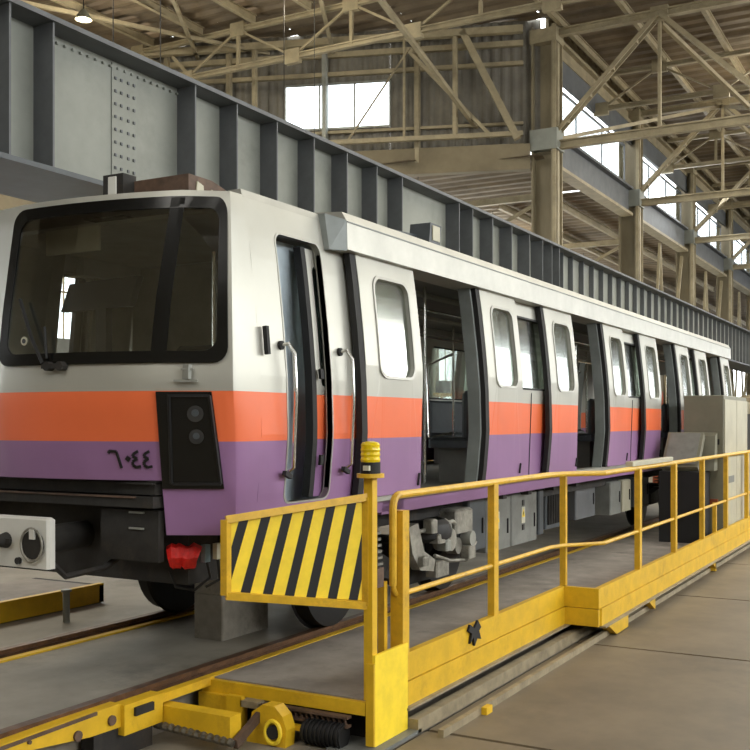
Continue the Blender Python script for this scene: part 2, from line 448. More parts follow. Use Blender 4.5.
# ---- lateral roof trusses
def truss(x, y0, y1, zb, zt, pan, lab, grp, wch=.22, wd=.12, dbl=True, name='roof_truss'):
    t = thing(name, (x, (y0+y1)/2, zb), lab, 'truss', grp)
    MB().ibar((x, y0, zt), (x, y1, zt), wch, wch, .04).build('top_chord', 'tan_steel', t)
    MB().ibar((x, y0, zb), (x, y1, zb), wch, wch*1.1, .04).build('bottom_chord', 'tan_steel', t)
    n = int(round((y1-y0)/pan))
    for i in range(n+1):
        y = y1-pan*i; top = (i % 2 == 1)
        if i < n:
            yn = y-pan; a = (x, y, zt if top else zb); b = (x, yn, zb if top else zt)
            m = MB()
            if dbl:
                for d in (-.13, .13): m.bar((a[0]+d, a[1], a[2]), (b[0]+d, b[1], b[2]), .05, wd)
                for q in (.2, .4, .6, .8):
                    p = Vector(a).lerp(Vector(b), q); m.bar(p-Vector((.13, 0, 0)), p+Vector((.13, 0, 0)), .1, .1)
            else: m.bar(a, b, wd, wd)
            m.build('diagonal', 'tan_steel', t)
        if top: MB().bar((x, y, zb), (x, y, zt), .09, .09).build('vertical', 'tan_steel', t)
        gz = zt if top else zb
        MB().box(x-.08, x+.08, y-.24, y+.24, gz-.2, gz+.2).build('gusset_plate', 'tan_steel', t)
    return t
for k in range(6):
    truss(CX[k], -9.5, CY, 9.66, 12.9, 3.3, 'deep tan steel roof truss crossing the main hall at the %s column' % ordn[k], 'deep trusses over the main hall')
if False: truss(CX[0], CY+.1, CY+13.3, 9.9, 12.9, 2.2, 'deep tan steel truss running left from the broad column in front of the clad wall', 'trusses over the left aisle', dbl=False, wd=.14)
for k, x in enumerate([24.1+9*i for i in range(6)]):
    y1 = 23.7 if x < 26 else 10.0
    truss(x, -9.8+((y1+9.8) % 1.9), y1, 11.9, 13.0, 1.9, 'shallow tan purlin truss hung under the roof sheets, %s from the camera' % ordn[k].replace('nearest and broadest', 'nearest'), 'shallow trusses between the columns', .14, .06, False, 'purlin_truss')
# sway bracing seen between trusses
nb = 0
BL = ['tan brace sloping down beside the clad wall at upper left', 'tan roof brace crossing leftward over the left aisle', 'tan roof brace crossing rightward over the left aisle', 'short tan roof brace above the clad wall window',
      'tan brace falling toward the camera side in the first bay past the broad column', 'tan brace rising toward the camera side in the first bay past the broad column', 'steep tan brace alongside the first bay of the main hall',
      'tan brace falling right in the second bay of the main hall', 'tan brace rising right in the second bay of the main hall', 'tan brace rising right in the third bay of the main hall', 'tan brace falling right in the third bay of the main hall',
      'tan brace nearest the right edge in the first bay of the main hall', 'tan brace springing from the top of the broad column']
for (a, b, wd) in [((19, 12.2, 12.9), (28.4, 12.2, 10.2), .12), ((19.5, 17, 12.9), (28, 22, 12.9), .1), ((19, 22, 12.9), (28, 17, 12.9), .1), ((20, 13, 12.9), (28, 17, 12.7), .1),
                  ((28.8, 7, 12.7), (37.4, 3.7, 9.8), .11), ((28.8, 3.7, 9.8), (37.4, 7, 12.7), .11), ((28.8, 3.7, 9.8), (37.4, 3.7, 12.7), .1), ((37.8, 7, 12.7), (46.4, 3.7, 9.8), .11),
                  ((37.8, 3.7, 9.8), (46.4, 7, 12.7), .11), ((46.8, 3.7, 9.8), (55.4, 7, 12.7), .11), ((46.8, 7, 9.8), (55.4, 3.7, 12.7), .11), ((28.8, .4, 12.7), (37.4, 3.7, 9.8), .11), ((28.8, 9.9, 9.9), (37.4, 7.0, 12.7), .11)]:
    nb += 1
    m = MB(); m.bar(a, b, wd, wd)
    tag(m.build('sway_brace', 'tan_steel', org=a), BL[nb-1], 'brace', 'braces of the left aisle' if a[0] < 25 else 'braces of the main hall')
for (xa, zz) in ((31.5, 9.0), (41, 9.0)):
    m = MB()
    for (y0, y1) in ((11.2, 15.4), (15.4, 20)):
        m.bar((xa, y0, 8.9), (xa, y1, 6.9), .1, .1); m.bar((xa, y0, 6.9), (xa, y1, 8.9), .1, .1)
    for yq in (11.2, 15.4, 20): m.bar((xa, yq, 8.9), (xa, yq, 9.32), .1, .1)
    m.bar((xa, 10.8, 6.9), (xa, 23.8, 6.9), .16, .2); m.bar((xa, 10.8, 8.9), (xa, 23.8, 8.9), .16, .2)
    tag(m.build('low_truss', 'tan_steel', org=(xa, 17, 6.9)), 'low tan truss under the left aisle roof, %s of two past the clad wall' % ('nearer' if xa < 35 else 'farther'), 'truss')
# V braces between columns seen over the girder
for k in range(1, 6):
    x = CX[k]; m = MB()
    m.bar((x+.6, CY, 8.9), (x+3.2, CY, 2), .12, .12); m.bar((x+8.4, CY, 8.9), (x+5.8, CY, 2), .12, .12); m.bar((x+4.5, CY, 8.9), (x+3.2, CY, 2), .1, .1); m.bar((x+4.5, CY, 8.9), (x+5.8, CY, 2), .1, .1)
    m.bar((x+.5, CY, 2), (x+8.5, CY, 2), .14, .14)
    tag(m.build('column_bracing', 'tan_steel', org=(x+4.5, CY, 2)), 'W-shaped tan bracing under the runway beam, bay just past the %s column' % ordn[k], 'bracing', 'bracing between the columns')
# ---- clad gable wall with the bright window
GA = Vector((28.4, 10.9, 0)); GB = Vector((24.6, 21.9, 0)); gd = (GB-GA).normalized(); gn = Vector((-gd.y, gd.x, 0)); gn = gn if gn.x < 0 else -gn
GL = (GB-GA).length
gable = struct(bpy.data.objects.new('wall_front', None)); COL.objects.link(gable); gable.location = GA
def gpt(u, z, d): return GA+gd*u+gn*d+Vector((0, 0, z))
def clad(u0, u1, z0, z1):
    mb = MB(); n = max(2, int((u1-u0)/.07)); v = []
    for i in range(n+1):
        u = u0+(u1-u0)*i/n; d = (0, .0, .035, .035)[i % 4]
        v += [gpt(u, z0, d), gpt(u, z1, d)]
    mb.add(v, [(2*i, 2*i+1, 2*i+3, 2*i+2) for i in range(n)]); mb.build('cladding_sheet', 'cladding', gable)
W0, W1, WZ0, WZ1 = 3.95, 7.18, 10.50, 11.85
zlo, zhi = 9.6, 13.38
for (a, b) in [(-.5, .97), (.95, 1.97), (1.95, 3.02), (3.0, W0-.001)]: clad(a, b, zlo, zhi)
for (a, b) in [(W1, 8.52), (8.5, 9.62), (9.6, 10.62), (10.6, GL)]: clad(a, b, zlo, zhi)
for (a, b) in [(W0, 5.02), (5.0, 6.12), (6.1, W1)]: clad(a, b, zlo, WZ0); clad(a, b, WZ1, zhi)
m = MB()
for z, t in ((zlo, .3), (zhi-.7, .16), (12.1, .12), (10.35, .08)): m.bar(gpt(0, z, .12), gpt(GL, z, .12), .14, t)
m.build('girt', 'tan_steel', gable)
for u in (3.1, 5.9, 8.9, 10.9): MB().bar(gpt(u, 9.3, .2), gpt(u, 13.2, .2), .14, .14).build('post', 'tan_steel' if u != 5.9 else 'silver_dull', gable)
MB().bar(gpt(-.2, 9.35, .1), gpt(GL, 9.35, .1), .3, .75).build('fascia_beam', 'wall_plaster', gable)
wt = thing('wall_truss', gpt(5, 9.75, .5), 'tan steel truss standing in front of the clad wall beside its bright window', 'truss')
for nm_, a, b, t_ in [('top_chord', (0, 12.95), (GL, 12.95), .2), ('bottom_chord', (0, 9.95), (GL, 9.95), .13), ('diagonal', (.15, 9.8), (1.75, 13.0), .2), ('diagonal', (.9, 9.9), (3.3, 12.5), .1),
                   ('diagonal', (3.3, 12.6), (5.2, 9.9), .05), ('diagonal', (8.0, 9.9), (10.6, 12.8), .1), ('vertical', (1.95, 9.9), (1.95, 12.9), .12), ('vertical', (3.45, 9.9), (3.45, 12.9), .06), ('vertical', (8.0, 9.9), (8.0, 12.9), .12)]:
    MB().bar(gpt(a[0], a[1], .5), gpt(b[0], b[1], .5), t_, t_).build(nm_, 'tan_steel', wt)
p, q = gpt(W0, 0, .03), gpt(W1, 0, .03); win(p.x, q.x, p.y, q.y, WZ0, WZ1, 3, 1, 'silver_dull')
# step wall above the lower roof, behind the gable window stays open to the sky
# remove roof over the low aisle beyond the gable: nothing is built there, so the sky shows in the window

# ---- grey plate girder behind the train
GY = 8.0; G0, G1 = 4.0, 62.0; GZ0, GZ1 = 4.16, 5.60
g = thing('plate_girder', (30, GY, GZ0), 'long grey riveted plate girder with many stiffeners running behind the train', 'girder')
MB().box(G0, G1, GY, GY+.05, GZ0, GZ1).build('web', 'girder', g)
MB().box(G0, G1, GY-.30, GY+.35, GZ1, GZ1+.05).build('top_flange', 'girder_dark', g)
MB().box(G0, G1, GY-.30, GY+.9, GZ0-.05, GZ0).build('bottom_flange', 'seat_grey', g)  # underside shade put into a darker grey than the web
MB().box(G0, G1, GY+.9, GY+.95, GZ0-.05, GZ1).build('rear_web', 'girder_dark', g)
sx = [5.0, 5.9, 6.79, 7.33, 9.52, 10.33, 11.2, 12.1, 13.0, 13.9, 14.74, 16.95, 17.55, 18.5, 19.5, 20.5, 21.3, 21.9, 22.4, 23.1]
x = 23.8
while x < G1: sx.append(x); x += .82
st = MB().box(-.012, .012, -.27, 0, GZ0, GZ1).build('stiffener', 'girder_dark', g, org=(0, 0, 0)); st.location = (sx[0]-30, 0, -GZ0)
st2 = MB().box(-.012, .012, -.12, 0, GZ0, GZ1).build('stiffener', 'girder_dark', g, org=(0, 0, 0)); st2.location = (23.8-30, 0, -GZ0)
for x in sx[1:]:
    if x == 23.8: continue
    inst(st if x < 22.5 else st2, (x-30, 0, -GZ0))
m = MB()
for cx_ in (8.46, 8.55, 8.66, 8.75):
    for r in range(9): m.box(cx_-.014, cx_+.014, GY-.027, GY-.005, GZ0+.12+r*.14, GZ0+.15+r*.14)
stuff(m.build('rivets', 'girder_dark', g))
MB().box(8.41, 8.80, GY-.012, GY, GZ0+.02, GZ1-.02).build('splice_plate', 'girder', g)
m = MB()
for i in range(18): m.box(7.6+i*.11, 7.625+i*.11, GY-.03, GY, GZ1-.085, GZ1-.06)
stuff(m.build('rivets', 'girder', g))
for xx in (5.2, 26, 44, 60):
    t = thing('girder_trestle', (xx, GY+.45, FZ), 'dark steel trestle leg carrying the grey girder, %s' % {5.2: 'left of the train front', 26: 'past the end of the train', 44: 'far down the hall', 60: 'farthest of all'}[xx], 'support')
    for dy in (.1, .8): MB().ibar((xx, GY+dy, -.06), (xx, GY+dy, GZ0-.05), .2, .2, .02).build('post', 'brown_steel', t)
    MB().bar((xx, GY+.1, 1), (xx, GY+.8, 3.4), .08, .08).build('brace', 'brown_steel', t)

# ================================================================== TRACKS
RAIL_N, RAIL_F = 4.42, 6.01
def rail(y, x0, x1, lab):
    r = thing('track_rail', ((x0+x1)/2, y, -.12), lab, 'rail')
    m = MB(); P = [(-.06, -.12), (.06, -.12), (.06, -.10), (.012, -.085), (.012, -.04), (.034, -.03), (.034, 0), (-.034, 0), (-.034, -.03), (-.012, -.04), (-.012, -.085), (-.06, -.10)]
    m.prism([(x0, y+a, b) for a, b in P], (x1-x0, 0, 0)); m.build('rail_head', 'rail_steel', r)
    m = MB().box(x0, x1, y-.13, y-.065, -.10, -.045); m.build('edge_strip', 'yellow', r)
rail(RAIL_N, 4.95, 40, 'brown near rail with a yellow edge strip under the side of the train')
rail(RAIL_F, -10, 40, 'brown far rail with a yellow edge strip running under the train')
# yellow hinged ramp tongue
tg = thing('ramp_tongue', (4.3, 4.4, FZ), 'yellow steel wedge-shaped rail tongue lying on the floor at lower left', 'ramp')
MB().prism([(2.6, 4.30, -.045), (2.6, 4.30, -.05), (3.7, 4.30, -.085), (4.35, 4.30, -.155), (4.6, 4.30, -.16), (4.6, 4.30, -.02), (4.2, 4.30, -.02)], (0, .14, 0)).build('tongue_web', 'yellow', tg)
MB().box(2.6, 4.95, 4.385, 4.455, -.05, 0.0).build('tongue_rail', 'rail_steel', tg)
MB().prism([(2.6, 4.29, -.055), (4.4, 4.29, -.02), (4.4, 4.40, -.02), (2.6, 4.45, -.05)], (0, 0, -.02)).build('top_plate', 'brown_steel', tg)
for x, z in ((4.25, -.12), (4.52, -.10)): MB().cyl((x, 4.285, z), (x, 4.31, z), .03, 12).build('bolt', 'brown_steel', tg)
MB().cyl((3.9, 4.285, -.06), (3.9, 4.31, -.06), .012, 8).build('bolt', 'brown_steel', tg)
MB().box(4.6, 4.94, 4.27, 4.37, -.21, -.03).build('hinge_block', 'yellow', tg)
MB().bar((4.68, 4.265, -.085), (4.84, 4.265, -.085), .03, .05).build('hinge_pin', 'under_black', tg)
# the tongue rests on a small support block
MB().box(4.4, 4.9, 4.32, 4.42, FZ, -.165).build('foot', 'under_black', tg)

# ================================================================== TRANSFER PLATFORM (walkway at the near side)
KA, KB, JX = 3.08, 2.757, 9.1      # kerb planes and the jog
PX0, PX1 = 5.48, 32.0
tp = thing('walkway_platform', (12, 3.5, FZ), 'low grey walkway platform with yellow steel kerb beside the train', 'platform')
MB().box(PX0, JX, KA+.02, 4.32, -.11, -.05).build('deck', 'deck', tp)
MB().box(JX, PX1, KB+.02, 4.32, -.11, -.05).build('deck', 'deck', tp)
def kerb(x0, x1, y):
    MB().box(x0, x1, y, y+.05, -.03, .15).build('kerb_upper_plate', 'yellow', tp)
    MB().box(x0, x1, y-.012, y+.05, -.19, -.035).build('kerb_lower_plate', 'yellow', tp)
    MB().box(x0, x1, y-.05, y+.05, -.205, -.19).build('kerb_foot', 'beige_steel', tp)
kerb(PX0+.4, JX, KA); kerb(JX, PX1, KB)
MB().box(JX-.05, JX, KB, KA+.02, -.03, .15).build('kerb_upper_plate', 'yellow', tp)
MB().box(JX-.062, JX, KB, KA+.02, -.19, -.035).build('kerb_lower_plate', 'yellow', tp)
# end box post plate at the corner
MB().box(5.46, 5.89, 3.05, 3.07, FZ+.01, .23).build('corner_plate', 'hazard_yellow', tp)
MB().box(5.44, 5.46, 3.05, 3.105, FZ+.03, .18).build('corner_plate', 'yellow', tp)
MB().box(5.30, 5.95, 2.98, 3.3, FZ, FZ+.025).build('foot_plate', 'under_grey', tp)
# brackets under the jog and a beige guide rail
for x0, x1 in ((9.25, 9.95), (10.7, 11.0), (14.0, 14.2)):
    MB().prism([(x0, KB-.02, -.20), (x1, KB-.02, -.20), (x1, KB-.02, -.34), (x0+.3, KB-.02, -.34)], (0, .1, 0)).build('support_bracket', 'yellow', tp)
MB().box(5.9, 31, 2.80, 2.84, FZ, FZ+.05).build('guide_rail', 'beige_steel', tp)
MB().box(5.9, 31, 2.98, 3.06, FZ, FZ+.09).build('guide_rail', 'beige_steel', tp)
MB().box(6.5, 6.6, 2.76, 2.8, FZ, FZ+.05).build('rail_clip', 'yellow', tp)
# front beam of the platform
MB().box(5.44, 5.48, 3.11, 4.36, -.14, -.06).build('front_channel', 'yellow', tp)
MB().box(5.40, 5.48, 4.02, 4.36, -.33, -.14).build('front_plate', 'yellow', tp)
MB().box(5.36, 5.40, 3.98, 4.10, -.33, -.12).build('front_plate', 'yellow', tp)
MB().box(5.36, 5.50, 3.86, 3.99, -.18, -.14).build('shelf_plate', 'beige_steel', tp)
MB().box(4.95, 5.06, 3.76, 4.36, -.26, -.115).build('cross_beam', 'yellow', tp)
MB().box(5.60, 5.68, 3.1, 4.3, FZ, -.11).build('inner_beam', 'under_black', tp)
# lattice cable tray strip
m = MB(); m.box(5.38, 5.43, 3.2, 3.84, -.215, -.20); m.box(5.38, 5.43, 3.2, 3.84, -.16, -.145)
for i in range(16): m.bar((5.405, 3.22+i*.04, -.205), (5.405, 3.24+i*.04, -.155), .012, .012)
m.build('cable_tray', 'brown_steel', tp)
MB().box(5.34, 5.38, 3.25, 3.80, -.265, -.235).build('lower_strip', 'yellow', tp)
# flexible conduit and diagonal stay
m = MB(); pts = [(4.93, 4.32-.60*i/24, -.235-.03*i/24+.006*(i % 2)) for i in range(25)]
m.tube(pts, [.022+.006*(i % 2) for i in range(25)], 8); m.build('flexible_conduit', 'oily_steel', tp, smooth=False)
MB().bar((4.95, 3.72, -.27), (5.36, 3.78, -.15), .03, .06).build('diagonal_stay', 'brown_steel', tp)
# drive wheel housing with bore and black motor
wh = MB(); c0 = Vector((5.16, 3.66, -.26))
prof = [(-.17, -.09), (-.13, .10), (-.05, .155), (.04, .155), (.10, .10), (.13, .02), (.12, -.09)]
wh.prism([(5.24, 3.68-a, -.26+b) for a, b in prof], (.10, 0, 0)); wh.build('wheel_housing', 'yellow', tp)
MB().tube([(5.225, 3.64+.055*math.cos(a), -.26+.07*math.sin(a)) for a in [2*PI*i/20 for i in range(20)]], .014, 6, closed=True).build('bearing_ring', 'hazard_yellow', tp, smooth=True)
MB().cyl((5.215, 3.64, -.26), (5.25, 3.64, -.26), .042, 18).build('bearing_bore', 'under_black', tp)
m = MB(); m.cyl((5.38, 3.50, -.265), (5.38, 3.22, -.265), .07, 16)
for i in range(9): m.cyl((5.38, 3.48-.03*i, -.265), (5.38, 3.47-.03*i, -.265), .08, 16)
m.build('drive_motor', 'tyre', tp, smooth=True)

# far side platform with yellow kerb
fp_ = thing('far_walkway', (4, 7.4, -.06), 'grey walkway slab with an orange-yellow kerb at the far side of the train', 'platform')
MB().box(-6, 7.2, 7.06, 7.9, -.06, .11).build('deck', 'deck', fp_)
MB().box(-6, 7.26, 7.0, 7.06, -.05, .125).build('kerb', 'yellow', fp_)
MB().box(7.2, 7.26, 7.0, 7.9, -.05, .11).build('end_plate', 'under_black', fp_)
t = MB(); t.cbox(5.3, 6.13, 7.3, 7.5, .11, .36, .02); tag(t.build('yellow_block', 'yellow', org=(5.7, 7.4, .11)), 'yellow steel block standing on the far walkway at the left edge', 'block')

# ================================================================== RAILING
rl = thing('yellow_railing', (9, 3.0, 0), 'yellow tubular handrail with two rails beside the walkway, jogging outward', 'railing')
ya, yb = KA+.03, KB+.03; TZ, MZ = 1.18, .535; r_ = .025
def arc(cx, cz, r, a0, a1, y, n=6): return [(cx+r*math.cos(math.radians(a0+(a1-a0)*i/n)), y, cz+r*math.sin(math.radians(a0+(a1-a0)*i/n))) for i in range(n+1)]
end = list(reversed(arc(5.88, TZ-.08, .08, 90, 180, ya)))
MB().tube([(5.80, ya, MZ+.07)]+end+[(8.75, ya, TZ), (8.95, (ya+yb)/2+.1, TZ), (9.3, yb, TZ), (12.5, yb, TZ), (PX1-1, yb, TZ)], r_, 10).build('top_rail', 'yellow_rail', rl, smooth=True)
MB().tube(arc(5.88, MZ+.08, .08, 180, 270, ya)+[(8.75, ya, MZ), (8.95, (ya+yb)/2+.1, MZ), (9.3, yb, MZ), (12.5, yb, MZ), (PX1-1, yb, MZ)], r_*.72, 10).build('middle_rail', 'yellow_rail', rl, smooth=True)
for px, yy, ww in [(7.45, ya, .085), (9.12, ya, .05), (10.5, yb, .085), (12.06, yb, .085), (13.6, yb, .07), (15.2, yb, .085), (16.9, yb, .085), (18.6, yb, .085), (20.3, yb, .085), (22, yb, .085), (24, yb, .085), (26, yb, .085), (28, yb, .085), (30, yb, .085)]:
    m = MB(); m.box(px-ww/2, px+ww/2, yy-.028, yy+.028, -.1, TZ-.01); m.build('post', 'yellow_rail', rl)
MB().box(5.84, 5.93, ya-.05, ya+.04, .0, TZ-.10).build('end_post', 'yellow_rail', rl)
MB().box(5.74, 5.78, ya+.03, ya+.09, .0, MZ+.1).build('end_post', 'yellow_rail', rl)
MB().box(14.5, 14.56, yb, yb+.05, .1, .55).build('short_post', 'yellow_rail', rl)
t = MB(); t.cbox(10.2, 11.9, yb-.03, yb+.05, TZ+.026, TZ+.075, .008)
tag(t.build('pale_board', 'cabinet_pale', org=(11, yb, TZ+.026)), 'pale narrow board lying on top of the yellow handrail', 'board')
# beacon post with lamp
bp = thing('beacon_post', (5.49, 3.10, .0), 'yellow square post with a yellow warning beacon on top beside the striped gate', 'beacon')
MB().box(5.46, 5.52, 3.07, 3.13, -.05, 1.31).build('post', 'yellow', bp)
MB().cyl((5.49, 3.10, 1.31), (5.49, 3.10, 1.335), .085, 16).build('flange', 'yellow_rail', bp, smooth=True)
MB().cyl((5.49, 3.10, 1.335), (5.49, 3.10, 1.405), .062, 20).build('lamp_base', 'rubber', bp, smooth=True)
MB().box(5.415, 5.44, 3.07, 3.11, 1.355, 1.385).build('label_plate', 'cream', bp)
m = MB(); zz = [1.405, 1.42, 1.435, 1.45, 1.465, 1.48, 1.495, 1.51, 1.525, 1.533]
m.tube([(5.49, 3.10, z) for z in zz], [.058, .062, .057, .062, .057, .062, .057, .06, .05, .02], 20); m.build('beacon_lens', 'yellow_lamp', bp, smooth=True)
m = MB(); m.tube([(5.60, 3.16, 1.10), (5.63, 3.14, 1.0), (5.63, 3.14, .45), (5.60, 3.12, .3), (5.6, 3.12, .1)], .012, 6)
m.build('cable', 'brown_steel', bp, smooth=True)
MB().box(5.56, 5.66, 3.1, 3.18, .62, .74).build('latch_box', 'brown_steel', bp)
# striped gate
gt = thing('striped_gate', (5.15, 3.4, .5), 'tapered yellow framed gate panel with black and yellow diagonal stripes', 'gate')
GP = lambda t_, v_: Vector((5.475-.655*t_, 3.12+.57*t_, (.53+.11*t_)+v_*((1.19-.11*t_)-(.53+.11*t_))))
fr = MB()
cn = [GP(0, 0), GP(1, 0), GP(1, 1), GP(0, 1)]
for i in range(4): MB().bar(cn[i], cn[(i+1) % 4], .045, .045, up=(1, 0, 0)).build('frame_bar', 'yellow_rail', gt)
NS = 13
tl = lambda q: max(0, min(1, q))
for i in range(16):
    # stripes lean: top shifted towards the post
    pr = 2/13.; a = (i//2)*pr+(-.075 if i % 2 == 0 else -.075+.56*pr); b = a+(.56*pr if i % 2 == 0 else .44*pr); sl = .09
    poly = [(a+sl*.6, 0), (b+sl*.6, 0), (b-sl, 1), (a-sl, 1)]
    # clip to 0.03..0.97
    def clip(poly, lo, hi):
        for (bd, sgn) in ((lo, 1), (hi, -1)):
            out = []
            for k in range(len(poly)):
                p, q = poly[k], poly[(k+1) % len(poly)]; ip = sgn*(p[0]-bd) >= 0; iq = sgn*(q[0]-bd) >= 0
                if ip: out.append(p)
                if ip != iq:
                    tt = (bd-p[0])/(q[0]-p[0]); out.append((bd, p[1]+tt*(q[1]-p[1])))
            poly = out
            if not poly: break
        return poly
    poly = clip(poly, .03, .97)
    if len(poly) < 3: continue
    MB().prism([GP(u, .04+.92*v) for u, v in poly], (.012, .012, 0)).build('stripe', 'hazard_yellow' if i % 2 == 0 else 'black_paint', gt)
MB().box(5.46, 5.50, 3.10, 3.15, .68, .78).build('hinge', 'yellow', gt)
MB().box(5.46, 5.50, 3.10, 3.15, 1.0, 1.06).build('hinge', 'yellow', gt)

# black rag on the kerb
m = MB(); yk = KA-.022
m.prism([(6.9, yk, .17), (6.98, yk, .13), (7.04, yk, .18), (7.1, yk, .12), (7.06, yk, .10), (7.10, yk, .03), (7.03, yk, .05), (6.98, yk, .0), (6.96, yk, .07), (6.9, yk, .03), (6.93, yk, .1), (6.87, yk, .13)], (0, .018, 0))
tag(m.build('black_rag', 'rubber', org=(7, yk, .1)), 'small torn black rag tied on the yellow kerb', 'rag')

# ================================================================== TRAIN
YC = 5.2
def sy(z):
    """near side surface: y of the body at height z"""
    P = [(.9, 3.86), (1.2, 3.82), (1.55, 3.79), (1.95, 3.80), (2.3, 3.83), (2.7, 3.875), (3.0, 3.92), (3.3, 4.0)]
    if z <= P[0][0]: return P[0][1]
    for (a, b), (c, d) in zip(P, P[1:]):
        if z <= c: return b+(d-b)*(z-a)/(c-a)
    return P[-1][1]
NEAR = lambda x, z, d: (x, sy(z)-d, z)                 # d > 0 is outwards
FAR = lambda x, z, d: (x, 2*YC-sy(z)+d, z)
T0, T1 = 5.2, 21.15
tr = thing('metro_car', (12.5, YC, 0), 'silver metro car with orange and purple bands and its sliding doors standing open', 'train')
# --- cab front surface
def lerp(a, b, t): return a+(b-a)*t
def interp(P, z):
    if z <= P[0][0]: return P[0][1:]
    for p, q in zip(P, P[1:]):
        if z <= q[0]:
            t = (z-p[0])/(q[0]-p[0]); return tuple(lerp(a, b, t) for a, b in zip(p[1:], q[1:]))
    return P[-1][1:]
#        z     XA     YA     XB    YB
CORN = [(.90, 4.94, 4.235, 5.14, 3.86), (1.29, 4.885, 4.23, 5.10, 3.83), (1.84, 4.82, 4.225, 5.05, 3.81), (2.4, 4.89, 4.215, 5.09, 3.85), (3.05, 5.00, 4.18, 5.18, 3.93), (3.14, 5.05, 4.2, 5.22, 3.97)]
def front(u, z, d=0):
    """u metres along the mask from the near chamfer edge; d outwards"""
    xa, ya, xb, yb_ = interp(CORN, z); CL = .487; FL = 2*(YC-4.22)
    A = Vector((xa, ya, z)); B = Vector((xb, yb_, z))
    if u < 0:      # rounded corner back to the side
        t = min(1, -u/.22); a = t*PI/2*.68
        P = Vector((xb, yb_, z)); 
        e = Vector((T0+.12-.0, sy(z), z)); C = Vector((P.x+.02, e.y, z))
        q = P*(1-t)**2+C*2*t*(1-t)+e*t*t; n = Vector((-.5*(1-t), -1, 0)).normalized(); return q+n*d
    if u <= CL:
        n = Vector((-(B.y-A.y), (B.x-A.x), 0)); n = n.normalized(); n = n if n.x < 0 else -n
        return B.lerp(A, u/CL)+n*d
    t = (u-CL)/FL
    if t <= 1:
        y = lerp(ya, 2*YC-ya, t); x = xa-.17*(1-(2*t-1)**2); n = Vector((-1, .0, 0)); return Vector((x, y, z))+n*d
    t2 = min(1, (t-1)*FL/CL); A2 = Vector((xa, 2*YC-ya, z)); B2 = Vector((xb, 2*YC-yb_, z))
    return A2.lerp(B2, t2)+Vector((-.7, .7, 0))*d
CL, FL = .487, 1.96; UE = CL*2+FL
U0, U1, Z0, Z1 = .03, 1.70, 2.03, 3.045     # windshield outline
us = [-.22, -.18, -.14, -.10, -.06, -.03, 0, U0+.03, .25, CL]+[CL+FL*i/12 for i in range(1, 8)]+[1.85, 1.99]
us = sorted(set([round(q, 4) for q in us if q < U1-.03])) + [U1-.03, 2.2, CL+FL*11/12, CL+FL-.001, CL+FL+.2, UE]
zs = [.95, 1.12, 1.29, 1.4, 1.53, 1.7, 1.84, 1.95, Z0+.02, 2.2, 2.4, 2.6, 2.8, 2.95, Z1-.02, 3.10]
m = MB(); idx = {}
for i, u in enumerate(us):
    for j, z in enumerate(zs): idx[i, j] = len(m.v); m.v.append(tuple(front(u, z)))
for i in range(len(us)-1):
    for j in range(len(zs)-1):
        uc, zc = (us[i]+us[i+1])/2, (zs[j]+zs[j+1])/2
        if U0+.03 < uc < U1-.03 and Z0+.02 < zc < Z1-.02: continue
        if CL < uc < CL+FL and zc < 1.29: continue
        m.f.append((idx[i, j], idx[i+1, j], idx[i+1, j+1], idx[i, j+1]))
m.build('cab_mask', 'livery', tr, smooth=True)
fs = lambda u, z, d: front(u, z, d)
# windshield glass on the same surface, black frame band, corner mullion
m = MB(); uu = [u for u in us if U0+.02 <= u <= U1-.02]; zz = [Z0+.02, 2.2, 2.4, 2.6, 2.8, 2.95, Z1-.02]
n_ = len(zz)
m.add([fs(u, z, .004) for u in uu for z in zz], [(i*n_+j, (i+1)*n_+j, (i+1)*n_+j+1, i*n_+j+1) for i in range(len(uu)-1) for j in range(n_-1)])
ws = m.build('windshield', 'windshield', tr)
lo = subdiv(rrect(U0, U1, Z0-.02, Z1+.01, .10), .1)
# inner loop: same number of points, shrunk towards the inside
def shrink(loop, du, dv, bbox):
    u0, u1, v0, v1 = bbox; cu, cv = (u0+u1)/2, (v0+v1)/2
    return [(cu+(a-cu)*(1-2*du/(u1-u0)), cv+(b-cv)*(1-2*dv/(v1-v0))) for a, b in loop]
li = shrink(lo, .075, .075, (U0, U1, Z0-.02, Z1+.01))
band(MB(), li, lo, fs, .006, .014).build('windshield_frame', 'black_gloss', ws, smooth=True)
patch(MB(), CL-.05, CL+.045, Z0, Z1, fs, .006, .013, 2).build('corner_mullion', 'black_gloss', ws)
# wiper
wp = MB(); wp.tube([fs(1.50, 2.44, .05), fs(1.36, 2.18, .05), fs(1.25, 2.02, .05)], .012, 6); wp.tube([fs(1.27, 2.25, .04), fs(1.25, 2.15, .04), fs(1.23, 2.05, .04)], .009, 6)
wp.build('wiper', 'rubber', tr)
m = MB()
for u in (1.12, 1.22): m.cyl(fs(u, 2.0, .0), fs(u, 2.0, .05), .03, 10)
m.bar(fs(1.1, 2.0, .04), fs(1.26, 2.0, .04), .02, .03); m.build('wiper_pivot', 'under_black', tr)
m = MB(); m.cyl(fs(1.47, 2.17, .006), fs(1.47, 2.17, .010), .028, 16); m.build('round_sticker', 'cream', tr)
MB().cyl(fs(1.47, 2.17, .010), fs(1.47, 2.17, .013), .016, 12).build('sticker_centre', 'black_paint', tr)
# grab bracket on the chamfer
m = MB(); a = fs(.29, 1.91, .03); b = fs(.29, 2.0, .03)
m.bar(a, b, .045, .03, up=(1, 0, 0)); m.bar(fs(.22, 1.90, .03), fs(.37, 1.90, .03), .03, .012); m.bar(fs(.25, 1.97, .03), fs(.33, 1.97, .03), .02, .012)
m.build('step_bracket', 'silver_dull', tr)
